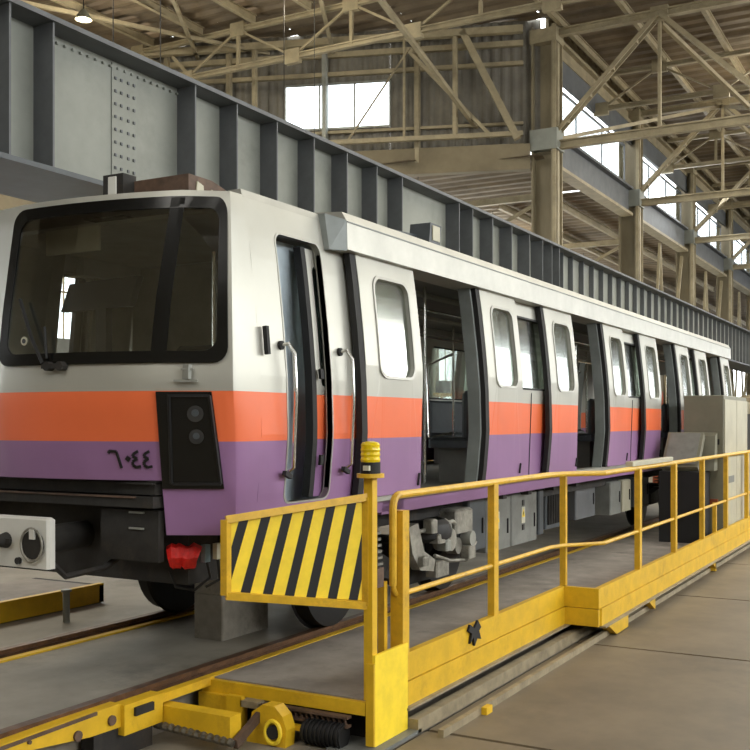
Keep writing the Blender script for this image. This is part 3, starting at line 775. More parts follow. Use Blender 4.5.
# head lamp recess in the chamfer
SR = lambda z: .135-.06*(1.84-z)/.6
m = MB(); zb = [1.835, 1.65, 1.45, 1.24]; v = []
for d in (.0, .018):
    for z in zb: v += [fs(SR(z), z, d), fs(CL-.004, z, d)]
f_ = []
for j in range(3): f_ += [(2*j, 2*j+1, 2*j+3, 2*j+2), (8+2*j, 8+2*j+2, 8+2*j+3, 8+2*j+1), (2*j, 2*j+2, 8+2*j+2, 8+2*j), (2*j+1, 8+2*j+1, 8+2*j+3, 2*j+3)]
f_ += [(0, 8, 9, 1), (6, 7, 15, 14)]
m.add(v, f_); hp = m.build('headlamp_panel', 'black_gloss', tr)
m = MB()
for (ua, za, ub, zbb) in ((SR(1.8)+.015, 1.81, SR(1.27)+.015, 1.27), (.40, 1.81, .42, 1.27)): m.bar(fs(ua, za, .026), fs(ub, zbb, .026), .016, .016)
for (z) in (1.81, 1.27): m.bar(fs(SR(z)+.015, z, .026), fs(.41, z, .026), .016, .016)
m.build('headlamp_rim', 'black_paint', hp)
for z, r in ((1.70, .05), (1.56, .045)):
    m = MB(); m.cyl(fs(.24, z, .016), fs(.24, z, .03), r, 20); m.build('headlamp_lens', 'under_black', hp, smooth=True)
    MB().cyl(fs(.24, z+.005, .03), fs(.24, z+.005, .034), r*.45, 14).build('bulb_reflector', 'seat_grey', hp)
# fleet number in eastern Arabic digits on the purple band
dg = MB()
def stroke(pts, w_=.016):
    for p, q in zip(pts, pts[1:]): dg.bar(fs(p[0], p[1], .006), fs(q[0], q[1], .006), w_, .008, up=(1, 0, 0))
zt, zb_ = 1.475, 1.365
def hx(x): # metres along the mask for an x pixel distance measured in plan
    return CL+x
stroke([(hx(.330), zt-.018), (hx(.322), zt-.004), (hx(.275), zt-.008), (hx(.262), zt-.055), (hx(.248), zb_)])          # six
stroke([(hx(.212), 1.432), (hx(.190), 1.414)], .028)                                                                        # zero
for o_ in (.0, .072):
    stroke([(hx(.062+o_), zt-.005), (hx(.092+o_), zt-.022), (hx(.098+o_), zt-.036), (hx(.070+o_), zt-.052)])
    stroke([(hx(.070+o_), zt-.052), (hx(.100+o_), zt-.07), (hx(.100+o_), zt-.09), (hx(.078+o_), zt-.105), (hx(.050+o_), zt-.098)])
dg.build('fleet_number', 'black_paint', tr)
# --- cab side with driver door
def sidewalls(F, tag_):
    # cab panel with door hole
    hx0, hx1 = (5.62, 6.17) if F is NEAR else (6.2, 6.54)
    m = MB(); dh = rrect(hx0, hx1, 1.12, 2.9, .07)
    ring(m, dh, (T0+.12, 7.36, .95, 3.10), F, -.04, 0); m.build('cab_side_panel', 'livery', tr)
    m = MB(); a = subdiv(rrect(hx0, hx1, 1.12, 2.9, .07), .1); b = shrink(a, -.012, -.012, (hx0, hx1, 1.12, 2.9)); band(m, a, b, F, -.05, .004); m.build('cab_door_frame', 'silver', tr, smooth=True)
    # half open cab door seen inside the hole (near side only)
    if F is NEAR:
        m = MB(); wl = rrect(6.13, 6.30, 1.9, 2.75, .04); ring(m, wl, (6.05, 6.42, 1.13, 2.87), F, -.10, -.06); cdv = m.build('cab_door', 'livery', tr)
        m = MB(); patch(m, 6.0, 6.055, 1.13, 2.87, F, -.11, -.05); m.build('door_seal', 'rubber', cdv)
        m = MB(); patch(m, 6.13, 6.30, 1.9, 2.75, F, -.09, -.08); m.build('pane', 'pane', cdv)
        m = MB(); m.bar(F(6.09, 1.95, -.03), F(6.09, 2.02, -.03), .02, .04); m.build('door_handle', 'rubber', cdv)
        m = MB(); m.bar(F(6.09, 1.35, -.03), F(6.09, 1.42, -.03), .02, .04); m.build('door_handle', 'rubber', cdv)
    # grab rails
    for xg in (5.56, 6.30):
        m = MB(); m.tube([F(xg, 2.15, 0), F(xg+.01, 2.16, .06), F(xg+.04, 2.10, .08), F(xg+.05, 1.8, .07), F(xg+.05, 1.35, .06), F(xg+.03, 1.30, .0)], .014, 8); o = m.build('grab_rail', 'chrome', tr, smooth=True)
        m = MB(); m.cyl(F(xg, 2.15, 0), F(xg, 2.15, .02), .03, 12); m.build('rail_mount', 'rubber', o)
        m = MB(); m.bar(F(xg-.02, 1.32, .04), F(xg+.06, 1.29, .04), .03, .03); m.build('rail_mount', 'rubber', o)
    m = MB(); m.bar(F(5.37, 2.08, .03), F(5.37, 2.26, .03), .03, .03); m.build('side_marker', 'rubber', tr)
    # passenger side
    doors = [(7.48, 8.78), (11.48, 12.66), (15.38, 16.56), (18.95, 20.23)]
    m = MB(); prev = 7.36
    segs = []
    for a, b in doors: segs.append((prev, a)); prev = b
    segs.append((prev, T1))
    for (a, b) in segs:
        if b-a > 1.6:
            m = MB(); wl = rrect(a+.62, b-.62, 1.98, 2.74, .06); ring(m, wl, (a, b, 1.10, 2.92), F, -.05, 0); pn = m.build('side_panel', 'livery', tr)
            m = MB(); patch(m, a+.62, b-.62, 1.98, 2.74, F, -.03, -.02); m.build('pane', 'pane', pn)
            li2 = subdiv(wl, .1); m = MB(); band(m, shrink(li2, .02, .02, (a+.62, b-.62, 1.98, 2.74)), li2, F, -.035, .008); m.build('window_gasket', 'rubber', pn)
            m = MB(); m.bar(F((a+b)/2, 1.1, .004), F((a+b)/2, 1.95, .002), .008, .004); m.build('panel_joint', 'seat_grey', pn)
        elif b-a > .02:
            m = MB(); patch(m, a, b, 1.10, 2.92, F, -.05, 0); m.build('side_panel', 'livery', tr)
        for e in (b,):
            if 7.4 < e < T1-.1:
                m = MB(); patch(m, e-.03 if e == a else e-.0, e if e == a else e+.03, 1.08, 2.92, F, -.07, .006); m.build('door_jamb', 'door_grey', tr)
    # outside sliding leaves
    leaf = []
    for k, (a, b) in enumerate(doors): leaf += [(a-.93, a, 1), (b+.05, b+.94 if k < 3 else T1-.05, -1)]
    for (a, b, sgn) in leaf:
        w_ = b-a
        m = MB(); wl = rrect(a+w_*.24, b-w_*.17, 2.0, 2.74, .10); ring(m, wl, (a, b, 1.09, 2.90), F, .035, .075); lf = m.build('door_leaf', 'livery', tr, smooth=False)
        m = MB(); patch(m, a+w_*.24, b-w_*.17, 2.0, 2.74, F, .045, .05); m.build('pane', 'pane', lf)
        m = MB(); l2 = subdiv(wl, .1); band(m, l2, shrink(l2, -.022, -.022, (a+w_*.24, b-w_*.17, 2.0, 2.74)), F, .07, .084); m.build('window_trim', 'silver', lf, smooth=True)
        # rubber edge towards the front end (dark stripe) and grey inner edge
        m = MB(); patch(m, a-.08, a, 1.09, 2.90, F, .02, .07); m.build('edge_rubber', 'rubber', lf)
        m = MB(); m.bar(F(b-.06, 1.14, .08), F(b-.06, 1.24, .08), .014, .014); m.build('leaf_catch', 'rubber', lf)
        if sgn == -1:
            m = MB(); patch(m, a-.12, a-.09, 1.05, 2.92, F, -.09, .028); m.build('edge_profile', 'door_grey', lf)
    # gutter cover
    m = MB(); d = 1 if F is NEAR else -1
    y = lambda v_: v_ if F is NEAR else 2*YC-v_
    P = [(3.84, 2.885), (3.78, 2.89), (3.785, 3.09), (3.83, 3.165), (4.05, 3.18), (4.05, 2.885)]
    m.prism([(6.36, y(a), b) for a, b in P], (T1-6.36, 0, 0)); m.build('gutter_cover', 'silver', tr)
    MB().prism([(6.24, y(3.86), 2.88), (6.355, y(3.78), 2.88), (6.355, y(3.785), 3.10), (6.24, y(3.90), 3.14)], (0, .06*d, 0)).build('gutter_end', 'door_grey', tr)
    m = MB()
    m.box(6.36, T1, min(y(3.777), y(3.79)), max(y(3.777), y(3.79)), 3.085, 3.093); m.build('gutter_seam', 'door_grey', tr)
    # sill and skirt
    m = MB(); patch(m, 5.9, T1, 1.045, 1.085, F, -.1, .05); m.build('door_sill', 'silver', tr)
    m = MB(); patch(m, 7.0, T1, .93, 1.045, F, -.05, .0); m.build('sole_bar', 'livery', tr)
    m = MB(); patch(m, T0+.12, 7.0, .90, .95, F, -.06, -.03); m.build('skirt_edge', 'under_black', tr)
sidewalls(NEAR, 'near'); sidewalls(FAR, 'far')
# --- roof
m = MB(); RP = [(3.97, 3.09), (4.05, 3.13), (4.4, 3.17), (5.2, 3.19), (6.0, 3.17), (6.35, 3.13), (6.43, 3.09)]
m.prism([(7.2, a, b) for a, b in RP], (T1-7.2, 0, 0))
m.build('roof', 'silver', tr)
m = MB(); row = [Vector((x_, 0, 0)) for x_ in (0,)]
# cab roof: skin from the mask top edge to the saloon roof
top = [front(u, 3.10) for u in us]
v = []; n = len(top)
for t in (0, .12, .35, 1):
    for k, p in enumerate(top):
        yk_ = max(3.97, min(6.43, p.y)); zr = 3.12+.07*(1-((p.y-YC)/1.3)**2)
        e = Vector((7.25, yk_, zr)); q = p.lerp(e, t); q.z = lerp(3.10, zr, min(1, t*3)); v.append(q)
m.add(v, [(r*n+k, r*n+k+1, (r+1)*n+k+1, (r+1)*n+k) for r in range(3) for k in range(n-1)])
m.build('cab_roof', 'silver', tr, smooth=True)
for F in (NEAR, FAR):
    m = MB(); patch(m, T0+.12, 7.27, 3.09, 3.14, F, -.1, .0, vs_=[3.09, 3.115, 3.14]); m.build('cab_roof_edge', 'silver', tr)
# roof equipment
rb = MB(); rb.prism([(5.88, 4.84, 3.18), (6.6, 4.84, 3.18), (6.6, 4.84, 3.36), (6.15, 4.84, 3.46), (5.88, 4.84, 3.46)], (0, .52, 0)); rb.build('roof_box', 'brown_steel', tr)
m = MB()
for i in range(4): m.prism([(5.95+i*.17, 4.83, 3.26), (6.06+i*.17, 4.83, 3.25), (6.04+i*.17, 4.83, 3.40-i*.03), (5.97+i*.17, 4.83, 3.42-i*.03)], (0, .02, 0))
m.build('roof_box_insulators', 'cabinet_pale', tr)
m = MB(); m.box(5.76, 5.9, 5.36, 5.56, 3.17, 3.50); rl_ = m.build('roof_lamp', 'under_black', tr)
MB().cbox(5.745, 5.76, 5.42, 5.5, 3.24, 3.48, .004).build('lamp_lens', 'white_paint', rl_)
MB().box(5.7, 5.95, 5.56, 5.7, 3.17, 3.28).build('bracket', 'under_black', rl_)
m = MB(); m.prism([(6.9, 4.1, 3.16), (8.1, 4.1, 3.16), (8.1, 4.1, 3.30), (7.4, 4.1, 3.26)], (0, .4, 0)); ru = m.build('roof_unit', 'seat_grey', tr)
MB().prism([(8.08, 3.98, 3.17), (8.3, 3.98, 3.17), (8.34, 3.98, 3.40), (8.12, 3.98, 3.40)], (0, .2, 0)).build('end_bracket', 'seat_grey', ru)
MB().box(8.15, 8.29, 3.97, 3.98, 3.25, 3.38).build('label_plate', 'cabinet_pale', ru)
# --- floor, ceiling, ends, partition
MB().box(T0+.3, T1, 3.95, 6.45, .98, 1.06).build('floor_panel', 'interior', tr)
MB().box(7.2, T1, 4.0, 6.4, 2.96, 3.05).build('ceiling_panel', 'interior', tr)
for yy in (4.7, 5.7):
    MB().box(7.6, T1-.4, yy-.05, yy+.05, 2.93, 2.96).build('lamp_strip', 'interior_pale', tr)
m = MB(); ring(m, rrect(4.75, 5.65, 1.1, 2.6, .1), (3.95, 6.45, 1.06, 3.1), lambda u, v_, d: (T1+d, u, v_), -.06, 0); m.build('end_wall', 'silver', tr)
# partition behind the driver: a doorway and two small upper windows
m = MB(); px_ = 7.05
for (a, b, c, d) in ((3.95, 4.15, 1.06, 3.02), (4.15, 4.5, 1.06, 3.02), (4.5, 4.85, 1.06, 2.65), (4.85, 5.5, 2.78, 3.02), (4.85, 5.2, 1.06, 2.78), (5.5, 6.45, 1.06, 2.0), (5.75, 6.45, 2.0, 3.02), (5.5, 5.75, 2.0, 3.02), (4.5, 4.56, 2.65, 3.02), (4.68, 4.74, 2.65, 3.02), (4.56, 4.85, 2.9, 3.02)): m.box(px_, px_+.04, a, b, c, d)
m.build('cab_partition', 'interior_pale', tr)
MB().box(px_-.01, px_, 5.2, 5.26, 1.06, 2.78).build('partition_jamb', 'rubber', tr)
for a, b in ((5.36, 6.18), (6.56, 7.04)):
    m = MB(); patch(m, a, b, 1.06, 3.04, FAR, -.09, -.06); m.build('cab_lining', 'interior_pale', tr)
MB().box(5.66, 6.34, 4.06, 4.08, 1.08, 2.9).build('cab_inner_panel', 'interior_blue', tr)
MB().box(5.4, 7.04, 4.05, 6.35, 3.03, 3.06).build('cab_ceiling', 'interior_pale', tr)
MB().box(6.35, 7.04, 4.0, 4.35, 1.06, 2.95).build('cab_cupboard', 'interior_blue', tr)
# sun blind, monitor, console
bl = MB(); bl.box(5.20, 5.22, 5.06, 5.56, 2.82, 2.99); bl.build('sun_blind', 'cabinet_pale', tr)
m = MB(); m.prism([(5.5, 5.06, 2.47), (5.5, 5.73, 2.46), (5.5, 5.64, 2.66), (5.5, 4.98, 2.68)], (.06, 0, 0)); m.build('dark_screen', 'black_paint', tr)
MB().bar((5.53, 5.33, 2.0), (5.53, 5.33, 2.5), .10, .06).build('screen_stand', 'black_paint', tr)
m = MB(); m.prism([(5.0, 4.2, 1.4), (5.0, 4.2, 2.02), (5.3, 4.2, 2.10), (5.6, 4.2, 1.95), (5.6, 4.2, 1.4)], (0, 2.0, 0)); m.build('driver_desk', 'seat_grey', tr)
m = MB(); m.cbox(6.0, 6.35, 4.9, 5.35, 1.45, 1.55, .03); m.cbox(6.32, 6.42, 4.9, 5.35, 1.5, 2.25, .03); m.cyl((6.18, 5.12, 1.06), (6.18, 5.12, 1.46), .05, 12); m.build('driver_seat', 'seat_grey', tr)
m = MB(); m.tube([(5.3, 4.15, 2.1), (5.3, 4.15, 2.75)], .015, 8); m.build('cab_handrail', 'chrome', tr)
# benches, poles
for (a, b) in ((9.0, 11.2), (12.9, 15.1), (16.8, 18.7)):
    for yy, s_ in ((4.0, 1), (6.4, -1)):
        y0, y1 = sorted((yy, yy+s_*.45)); yb0, yb1 = sorted((yy, yy+s_*.09))
        m = MB(); m.cbox(a, b, y0, y1, 1.40, 1.50, .03); bn = m.build('bench_seat', 'seat_grey', tr)
        MB().cbox(a, b, yb0, yb1, 1.50, 1.95, .03).build('bench_back', 'seat_grey', bn)
        MB().box(a+.1, b-.1, y0+.08, y1-.08, 1.06, 1.40).build('bench_base', 'interior', bn)
    for xx in (a-.05, b+.05):
        for yy in (4.45, 5.95): MB().cyl((xx, yy, 1.06), (xx, yy, 2.96), .017, 10).build('grab_pole', 'chrome', tr, smooth=True)
        MB().tube([(xx, 4.15, 1.55), (xx, 4.4, 1.5), (xx, 4.42, 2.2), (xx, 4.15, 2.3)], .014, 8).build('seat_end_rail', 'chrome', tr, smooth=True)
for xx in (8.1, 12.0, 15.9, 19.5): MB().cyl((xx, YC, 1.06), (xx, YC, 2.96), .017, 10).build('grab_pole', 'chrome', tr, smooth=True)
for yy in (4.5, 5.9): MB().cyl((7.6, yy, 2.75), (T1-.3, yy, 2.75), .015, 8).build('ceiling_rail', 'chrome', tr, smooth=True)
# --- bumper beams below the front and black underframe
m = MB(); m.box(4.86, 5.3, 4.26, 6.15, 1.20, 1.285); m.box(4.84, 5.3, 4.26, 6.15, 1.12, 1.19); m.box(4.83, 5.3, 4.26, 6.15, 1.265, 1.275); bm_ = m.build('bumper_beam', 'under_black', tr)
MB().box(4.825, 4.84, 4.4, 6.1, 1.178, 1.19).build('bumper_strip', 'brown_steel', bm_)
MB().box(4.9, 4.95, 4.27, 4.75, .78, 1.10).build('front_equipment_box', 'under_black', tr)
MB().box(5.1, 5.4, 4.2, 6.2, .62, 1.12).build('front_equipment_box', 'under_black', tr)
MB().box(T0+.35, T1, 4.05, 6.35, .80, .98).build('underframe', 'under_black', tr)
m = MB()
for z in (1.085, .985): m.bar((4.89, 4.38, z), (4.89, 4.5, z), .01, .012)
m.build('latch_strip', 'silver_dull', tr)
# coupler
cp = MB(); cp.cbox(4.45, 4.52, 4.74, 5.26, .76, 1.07, .015); cpo = cp.build('coupler_plate', 'white_paint', tr)
m = MB(); m.cyl((4.435, 4.86, .905), (4.455, 4.86, .905), .088, 24); m.build('coupler_funnel', 'under_black', cpo, smooth=True)
m = MB(); m.tube([(4.43, 4.86+.09*math.cos(a), .905+.10*math.sin(a)) for a in [2*PI*i/24 for i in range(24)]], .008, 6, closed=True); m.build('funnel_rim', 'cast_metal', cpo, smooth=True)
m = MB(); m.box(4.42, 4.44, 4.83, 4.87, .94, 1.0); m.build('funnel_lug', 'white_paint', cpo)
m = MB(); m.cyl((4.45, 5.10, .92), (4.33, 5.10, .92), .05, 16, .02); m.bar((4.42, 5.03, .92), (4.42, 5.19, .92), .02, .03); m.build('coupler_cone', 'under_black', cpo, smooth=True)
m = MB(); m.cyl((4.45, 4.985, .80), (4.43, 4.985, .80), .022, 12); m.build('coupler_bolt', 'under_black', cpo)
MB().cyl((4.52, 5.0, .9), (5.5, 5.15, .9), .09, 14).build('coupler_shank', 'under_black', cpo, smooth=True)
m = MB(); m.tube([(4.5, 4.78, .8), (4.6, 4.75, .70), (4.9, 4.72, .72), (5.2, 4.7, .85)], .02, 6); m.build('air_hose', 'under_black', cpo, smooth=True)
# red wrapped hose head and two connector blocks hung below the skirt
m = MB()
random.seed(3)
pts = []
for i in range(9):
    t = i/8; pts.append((5.04+.11*t, 4.31-.15*t, .80+random.uniform(-.008, .008)))
m.tube(pts, [.07, .085, .078, .084, .07, .084, .078, .082, .07], 7); m.build('red_hose_head', 'red', tr, smooth=False)
MB().cyl((5.06, 4.25, .8), (5.03, 4.235, .8), .02, 10).build('hose_nozzle', 'brown_steel', tr)
MB().box(5.17, 5.22, 4.12, 4.155, .76, .87).build('connector_block', 'blue_pale', tr)
MB().box(5.20, 5.25, 4.05, 4.085, .78, .88).build('connector_block', 'cream', tr)
m = MB(); m.tube([(5.2, 4.13, .76), (5.22, 4.12, .66), (5.16, 4.2, .58), (5.1, 4.3, .60), (5.1, 4.35, .7)], .01, 6); m.tube([(5.22, 4.06, .78), (5.24, 4.06, .65), (5.2, 4.14, .60)], .01, 6); m.build('loose_cable', 'rubber', tr, smooth=True)
# --- bogies
def bogie(xf):
    b = MB()
    for s_ in (-1, 1):
        y = YC+s_*1.05; yo = y-.06 if s_ < 0 else y+.06
        b.prism([(xf-.45, y-.06, .52), (xf+.25, y-.06, .60), (xf+.7, y-.06, .42), (xf+1.4, y-.06, .42), (xf+1.9, y-.06, .60), (xf+2.55, y-.06, .52), (xf+2.55, y-.06, .36), (xf+1.7, y-.06, .36), (xf+1.4, y-.06, .24), (xf+.7, y-.06, .24), (xf+.4, y-.06, .36), (xf-.45, y-.06, .36)], (0, .12, 0))
    b.box(xf+.75, xf+1.35, YC-1.0, YC+1.0, .30, .60)
    bo = b.build('bogie_frame', 'under_black', tr)
    for xa in (xf, xf+2.1):
        for yy in (RAIL_N, RAIL_F):
            s_ = -1 if yy < YC else 1
            m = MB(); m.tube([(xa, yy-s_*.05, .42), (xa, yy-s_*.05, .42), (xa, yy-s_*.05+s_*-.0, .42)], .01, 4)
            m = MB()
            a, c = (yy-s_*.07), (yy+s_*.06)
            m.tube([(xa, a-s_*.02, .42), (xa, a, .42), (xa, a+s_*.001, .42), (xa, c, .42), (xa, c+s_*.012, .42), (xa, c+s_*.012, .42)], [.43, .45, .42, .415, .36, .33], 36)
            m.build('wheel', 'tyre', bo, smooth=True)
            m = MB(); m.cyl((xa, c, .42), (xa, c+s_*.12, .42), .12, 16); m.cyl((xa, c+s_*.12, .42), (xa, c+s_*.14, .42), .08, 12); m.build('axle_box', 'cast_metal', bo, smooth=True)
        MB().cyl((xa, RAIL_N, .42), (xa, RAIL_F, .42), .08, 12).build('axle', 'under_black', bo)
        for s_ in (-1, 1):
            y = YC+s_*1.05
            m = MB()
            for i in range(7): m.cyl((xa+.28, y, .48+.05*i), (xa+.28, y, .50+.05*i), .09-.004*i, 14)
            m.build('axle_spring', 'cast_metal', bo)
    for s_ in (-1, 1):
        y = YC+s_*1.12
        m = MB(); m.tube([(xf+1.05, y, .60), (xf+1.05, y, .64), (xf+1.05, y, .70), (xf+1.05, y, .76), (xf+1.05, y, .80)], [.20, .26, .27, .25, .2], 20); m.build('air_spring', 'tyre', bo, smooth=True)
        # cast brake gear and pipes
        m = MB()
        m.prism([(xf+.45, y+s_*.1, .78), (xf+.62, y+s_*.1, .80), (xf+.74, y+s_*.1, .55), (xf+.95, y+s_*.1, .46), (xf+.92, y+s_*.1, .36), (xf+.66, y+s_*.1, .40), (xf+.52, y+s_*.1, .55)], (0, s_*.08, 0))
        m.cyl((xf+1.25, y+s_*.05, .60), (xf+1.25, y+s_*.2, .60), .10, 14); m.cyl((xf+1.48, y+s_*.05, .52), (xf+1.48, y+s_*.16, .52), .075, 14)
        m.cbox(xf+1.35, xf+1.72, min(y, y+s_*.2), max(y, y+s_*.2), .64, .86, .02); m.cbox(xf+1.0, xf+1.2, min(y, y+s_*.2), max(y, y+s_*.2), .66, .80, .02)
        m.cyl((xf+1.72, y+s_*.1, .46), (xf+1.72, y+s_*.17, .46), .09, 14); m.cbox(xf+.95, xf+1.2, min(y+s_*.08, y+s_*.2), max(y+s_*.08, y+s_*.2), .30, .45, .015)
        m.tube([(xf+.3, y+s_*.1, .85), (xf+.7, y+s_*.15, .72), (xf+1.3, y+s_*.18, .76), (xf+1.9, y+s_*.12, .55)], .02, 8)
        m.tube([(xf+.9, y+s_*.2, .5), (xf+1.2, y+s_*.2, .42), (xf+1.6, y+s_*.18, .38), (xf+2.0, y+s_*.1, .5)], .016, 8)
        m.build('brake_gear', 'cast_metal', bo, smooth=True)
        yo = y+s_*.14
        for (dx, z, w_, h_) in ((.78, .70, .10, .12), (.90, .60, .14, .09), (1.06, .52, .10, .10), (1.55, .40, .14, .12), (.62, .44, .10, .08)):
            MB().cbox(xf+dx, xf+dx+w_, min(yo, yo+s_*.1), max(yo, yo+s_*.1), z, z+h_, .012).build('valve_block', 'cast_metal' if dx != 1.06 else 'silver_dull', bo)
        for (dx, z, rr_) in ((1.12, .72, .045), (1.62, .58, .07)):
            MB().cyl((xf+dx, yo, z), (xf+dx, yo+s_*.1, z), rr_, 14).build('brake_cylinder', 'silver_dull', bo, smooth=True)
bogie(7.1); bogie(16.6)
# --- underfloor boxes
def ubox(x0, x1, z0, z1, m_, y0=3.98, warn=False, name='equipment_case'):
    u = MB().cbox(x0, x1, y0, y0+.7, z0, z1, .015).build(name, m_, tr)
    if x1-x0 > .4: MB().box(x1-.10, x1-.08, y0-.012, y0, z0+.15, z0+.3).build('case_handle', 'rubber', u)
    if warn:
        xm = (x0+x1)/2-.05; zc = (z0+z1)/2+.03
        MB().box(xm-.05, xm+.05, y0-.006, y0, zc-.085, zc+.085).build('warning_plate', 'cream', u)
        MB().prism([(xm-.042, y0-.008, zc-.02), (xm+.042, y0-.008, zc-.02), (xm, y0-.008, zc+.07)], (0, .002, 0)).build('warning_triangle', 'hazard_yellow', u)
        MB().prism([(xm-.008, y0-.010, zc+.035), (xm+.012, y0-.010, zc+.035), (xm+.002, y0-.010, zc+.01), (xm+.010, y0-.010, zc+.01), (xm-.004, y0-.010, zc-.012), (xm-.002, y0-.010, zc+.005), (xm-.010, y0-.010, zc+.005)], (0, .002, 0)).build('warning_bolt', 'black_paint', u)
        MB().box(xm-.03, xm+.03, y0-.007, y0, zc-.16, zc-.10).build('black_tag', 'black_paint', u)
        MB().box(xm-.03, xm+.03, y0-.007, y0, zc+.10, zc+.16).build('black_tag', 'black_paint', u)
    return u
ubox(8.95, 9.35, .42, .92, 'seat_grey'); ubox(9.38, 10.0, .36, .90, 'under_grey', warn=True); ubox(10.03, 10.78, .36, .90, 'under_grey', warn=True)
ubox(10.85, 11.0, .4, .9, 'seat_grey'); ubox(11.4, 12.1, .4, .86, 'seat_grey', 4.1); ubox(12.5, 13.3, .42, .86, 'girder_dark', 4.1); ubox(13.6, 14.1, .4, .84, 'under_grey'); ubox(14.2, 14.6, .4, .84, 'cabinet_pale'); ubox(14.8, 15.6, .42, .84, 'seat_grey')
ubox(19.2, 20.4, .42, .84, 'seat_grey')
m = MB()
for i in range(10): m.box(11.45+i*.06, 11.47+i*.06, 4.08, 4.10, .45, .82)
m.build('resistor_fins', 'under_black', tr)
m = MB()
for y in (3.96, 4.3, 4.7): m.cyl((8.9, y, .94), (16, y, .94), .018, 6)
m.build('under_pipe', 'under_black', tr)
for x in (9.6, 10.3, 11.1, 11.9): MB().box(x, x+.1, 3.9, 4.0, .88, .98).build('hanger_bracket', 'under_black', tr)

# grey support stand between the rails
sd = thing('support_stand', (6.7, 5.1, -.06), 'grey box-shaped concrete stand under the train behind the striped gate', 'stand')
MB().cbox(6.43, 7.05, 4.955, 5.24, -.06, .30, .01).build('stand_block', 'concrete', sd)
MB().cbox(6.43, 6.62, 4.955, 5.24, .30, .79, .01).build('stand_upright', 'concrete', sd)
# bits beneath the front
t = MB(); t.cyl((6.4, 6.6, -.06), (6.4, 6.6, .2), .03, 12); t.cyl((6.4, 6.6, .2), (6.4, 6.6, .22), .045, 12)
tag(t.build('floor_pin', 'silver_dull', org=(6.4, 6.6, -.06), smooth=True), 'small grey upright pin on the floor behind the far rail', 'pin')

# ================================================================== CABINETS ON THE WALKWAY
cb = thing('control_cabinet', (16.4, 3.1, -.05), 'tall grey-green electrical cabinet behind the yellow handrail at right', 'cabinet')
MB().cbox(15.5, 17.4, 2.87, 3.44, -.05, 2.04, .012).build('cabinet_body', 'cabinet', cb)
MB().box(15.52, 16.44, 2.855, 2.87, .05, 1.98).build('cabinet_door', 'cabinet_pale', cb)
MB().box(16.46, 17.38, 2.855, 2.87, .05, 1.98).build('cabinet_door', 'cabinet_pale', cb)
m = MB(); m.box(15.485, 15.5, 2.93, 3.12, 1.32, 1.40); m.build('recessed_handle', 'rubber', cb)
m = MB(); m.box(15.46, 15.5, 2.95, 3.2, .45, .53); m.build('cable_gland', 'rust_orange', cb)
MB().box(15.7, 16.2, 2.848, 2.855, .75, .85).build('rating_plate', 'under_grey', cb)
ds = thing('control_desk', (15.0, 3.35, -.05), 'grey control desk with a tilted panel in front of the tall cabinet', 'desk')
MB().box(14.75, 15.4, 3.05, 3.62, -.05, .95).build('desk_shade_block', 'rubber', ds)  # black block added to stand in for the shadowed gap under the desk
m = MB(); m.prism([(14.72, 3.08, 1.02), (14.8, 3.08, .96), (15.25, 3.08, 1.42), (15.15, 3.08, 1.50)], (0, .5, 0)); m.build('tilted_panel', 'cabinet', ds)
m = MB(); m.prism([(14.735, 3.12, 1.06), (14.725, 3.12, 1.06), (15.12, 3.12, 1.49), (15.13, 3.12, 1.49)], (0, .42, 0)); m.build('panel_face', 'under_grey', ds)
m = MB(); m.prism([(15.2, 2.95, .95), (15.45, 2.95, .95), (15.45, 2.95, 1.5), (15.3, 2.95, 1.45)], (0, .5, 0)); m.build('desk_back', 'cabinet', ds)
# small things past the desk
t = MB(); t.cbox(18.2, 18.9, 3.0, 3.5, -.05, 1.1, .02); tag(t.build('steel_locker', 'cabinet_pale', org=(18.5, 3.25, -.05)), 'low pale steel locker farther along the walkway past the tall cabinet', 'locker')

# ================================================================== WORKSHOP BEYOND
def rack(x, y, w_, d_, h_, n, lab, mt='yellow_rail', fill=True):
    t = thing('storage_rack', (x+w_/2, y+d_/2, -.06), lab, 'rack')
    for a in (x, x+w_):
        for b in (y, y+d_): MB().bar((a, b, -.06), (a, b, h_), .07, .07).build('upright', mt, t)
    for k in range(n):
        z = .5+k*(h_-.7)/max(1, n-1); MB().box(x, x+w_, y, y+d_, z, z+.06).build('shelf', mt, t)
    return t
bins = ['white_paint', 'blue_bin', 'green', 'rust_orange', 'cabinet_pale', 'red', 'under_grey']
random.seed(11)
where = {}
for r, (x, y) in enumerate([(14, 12.5), (19, 11.8), (24.5, 12.4), (31, 12), (38, 12), (47, 12), (9.5, 12.8)]):
    nm_ = ['second from the left', 'third from the left', 'fourth from the left', 'fifth from the left', 'sixth from the left', 'farthest right', 'leftmost'][r]
    rack(x, y, 3.4, .9, 2.6, 3, 'yellow storage rack beyond the train, %s' % nm_)
    for k in range(3):
        z = [.56, 1.51, 2.465][k]
        for q in range(4):
            ww = random.uniform(.35, .7); hh = random.uniform(.3, .65); xx = x+.08+q*.84
            mt = random.choice(bins)
            m = MB(); m.cbox(xx, xx+ww, y+.1, y+.75, z, z+hh, .02); m.box(xx+.05, xx+ww-.05, y+.08, y+.1, z+hh*.4, z+hh*.6)
            cn_ = {'white_paint': 'white', 'blue_bin': 'blue', 'green': 'green', 'rust_orange': 'rusty', 'cabinet_pale': 'cream', 'red': 'red', 'under_grey': 'grey'}[mt]
            tag(m.build('parts_bin', mt, org=(xx+ww/2, y+.4, z)), '%s box, %s on %s shelf of %s rack' % (cn_, ['first', 'second', 'third', 'fourth'][q], ['bottom', 'middle', 'top'][k], nm_), 'box', 'boxes on the racks beyond the train')
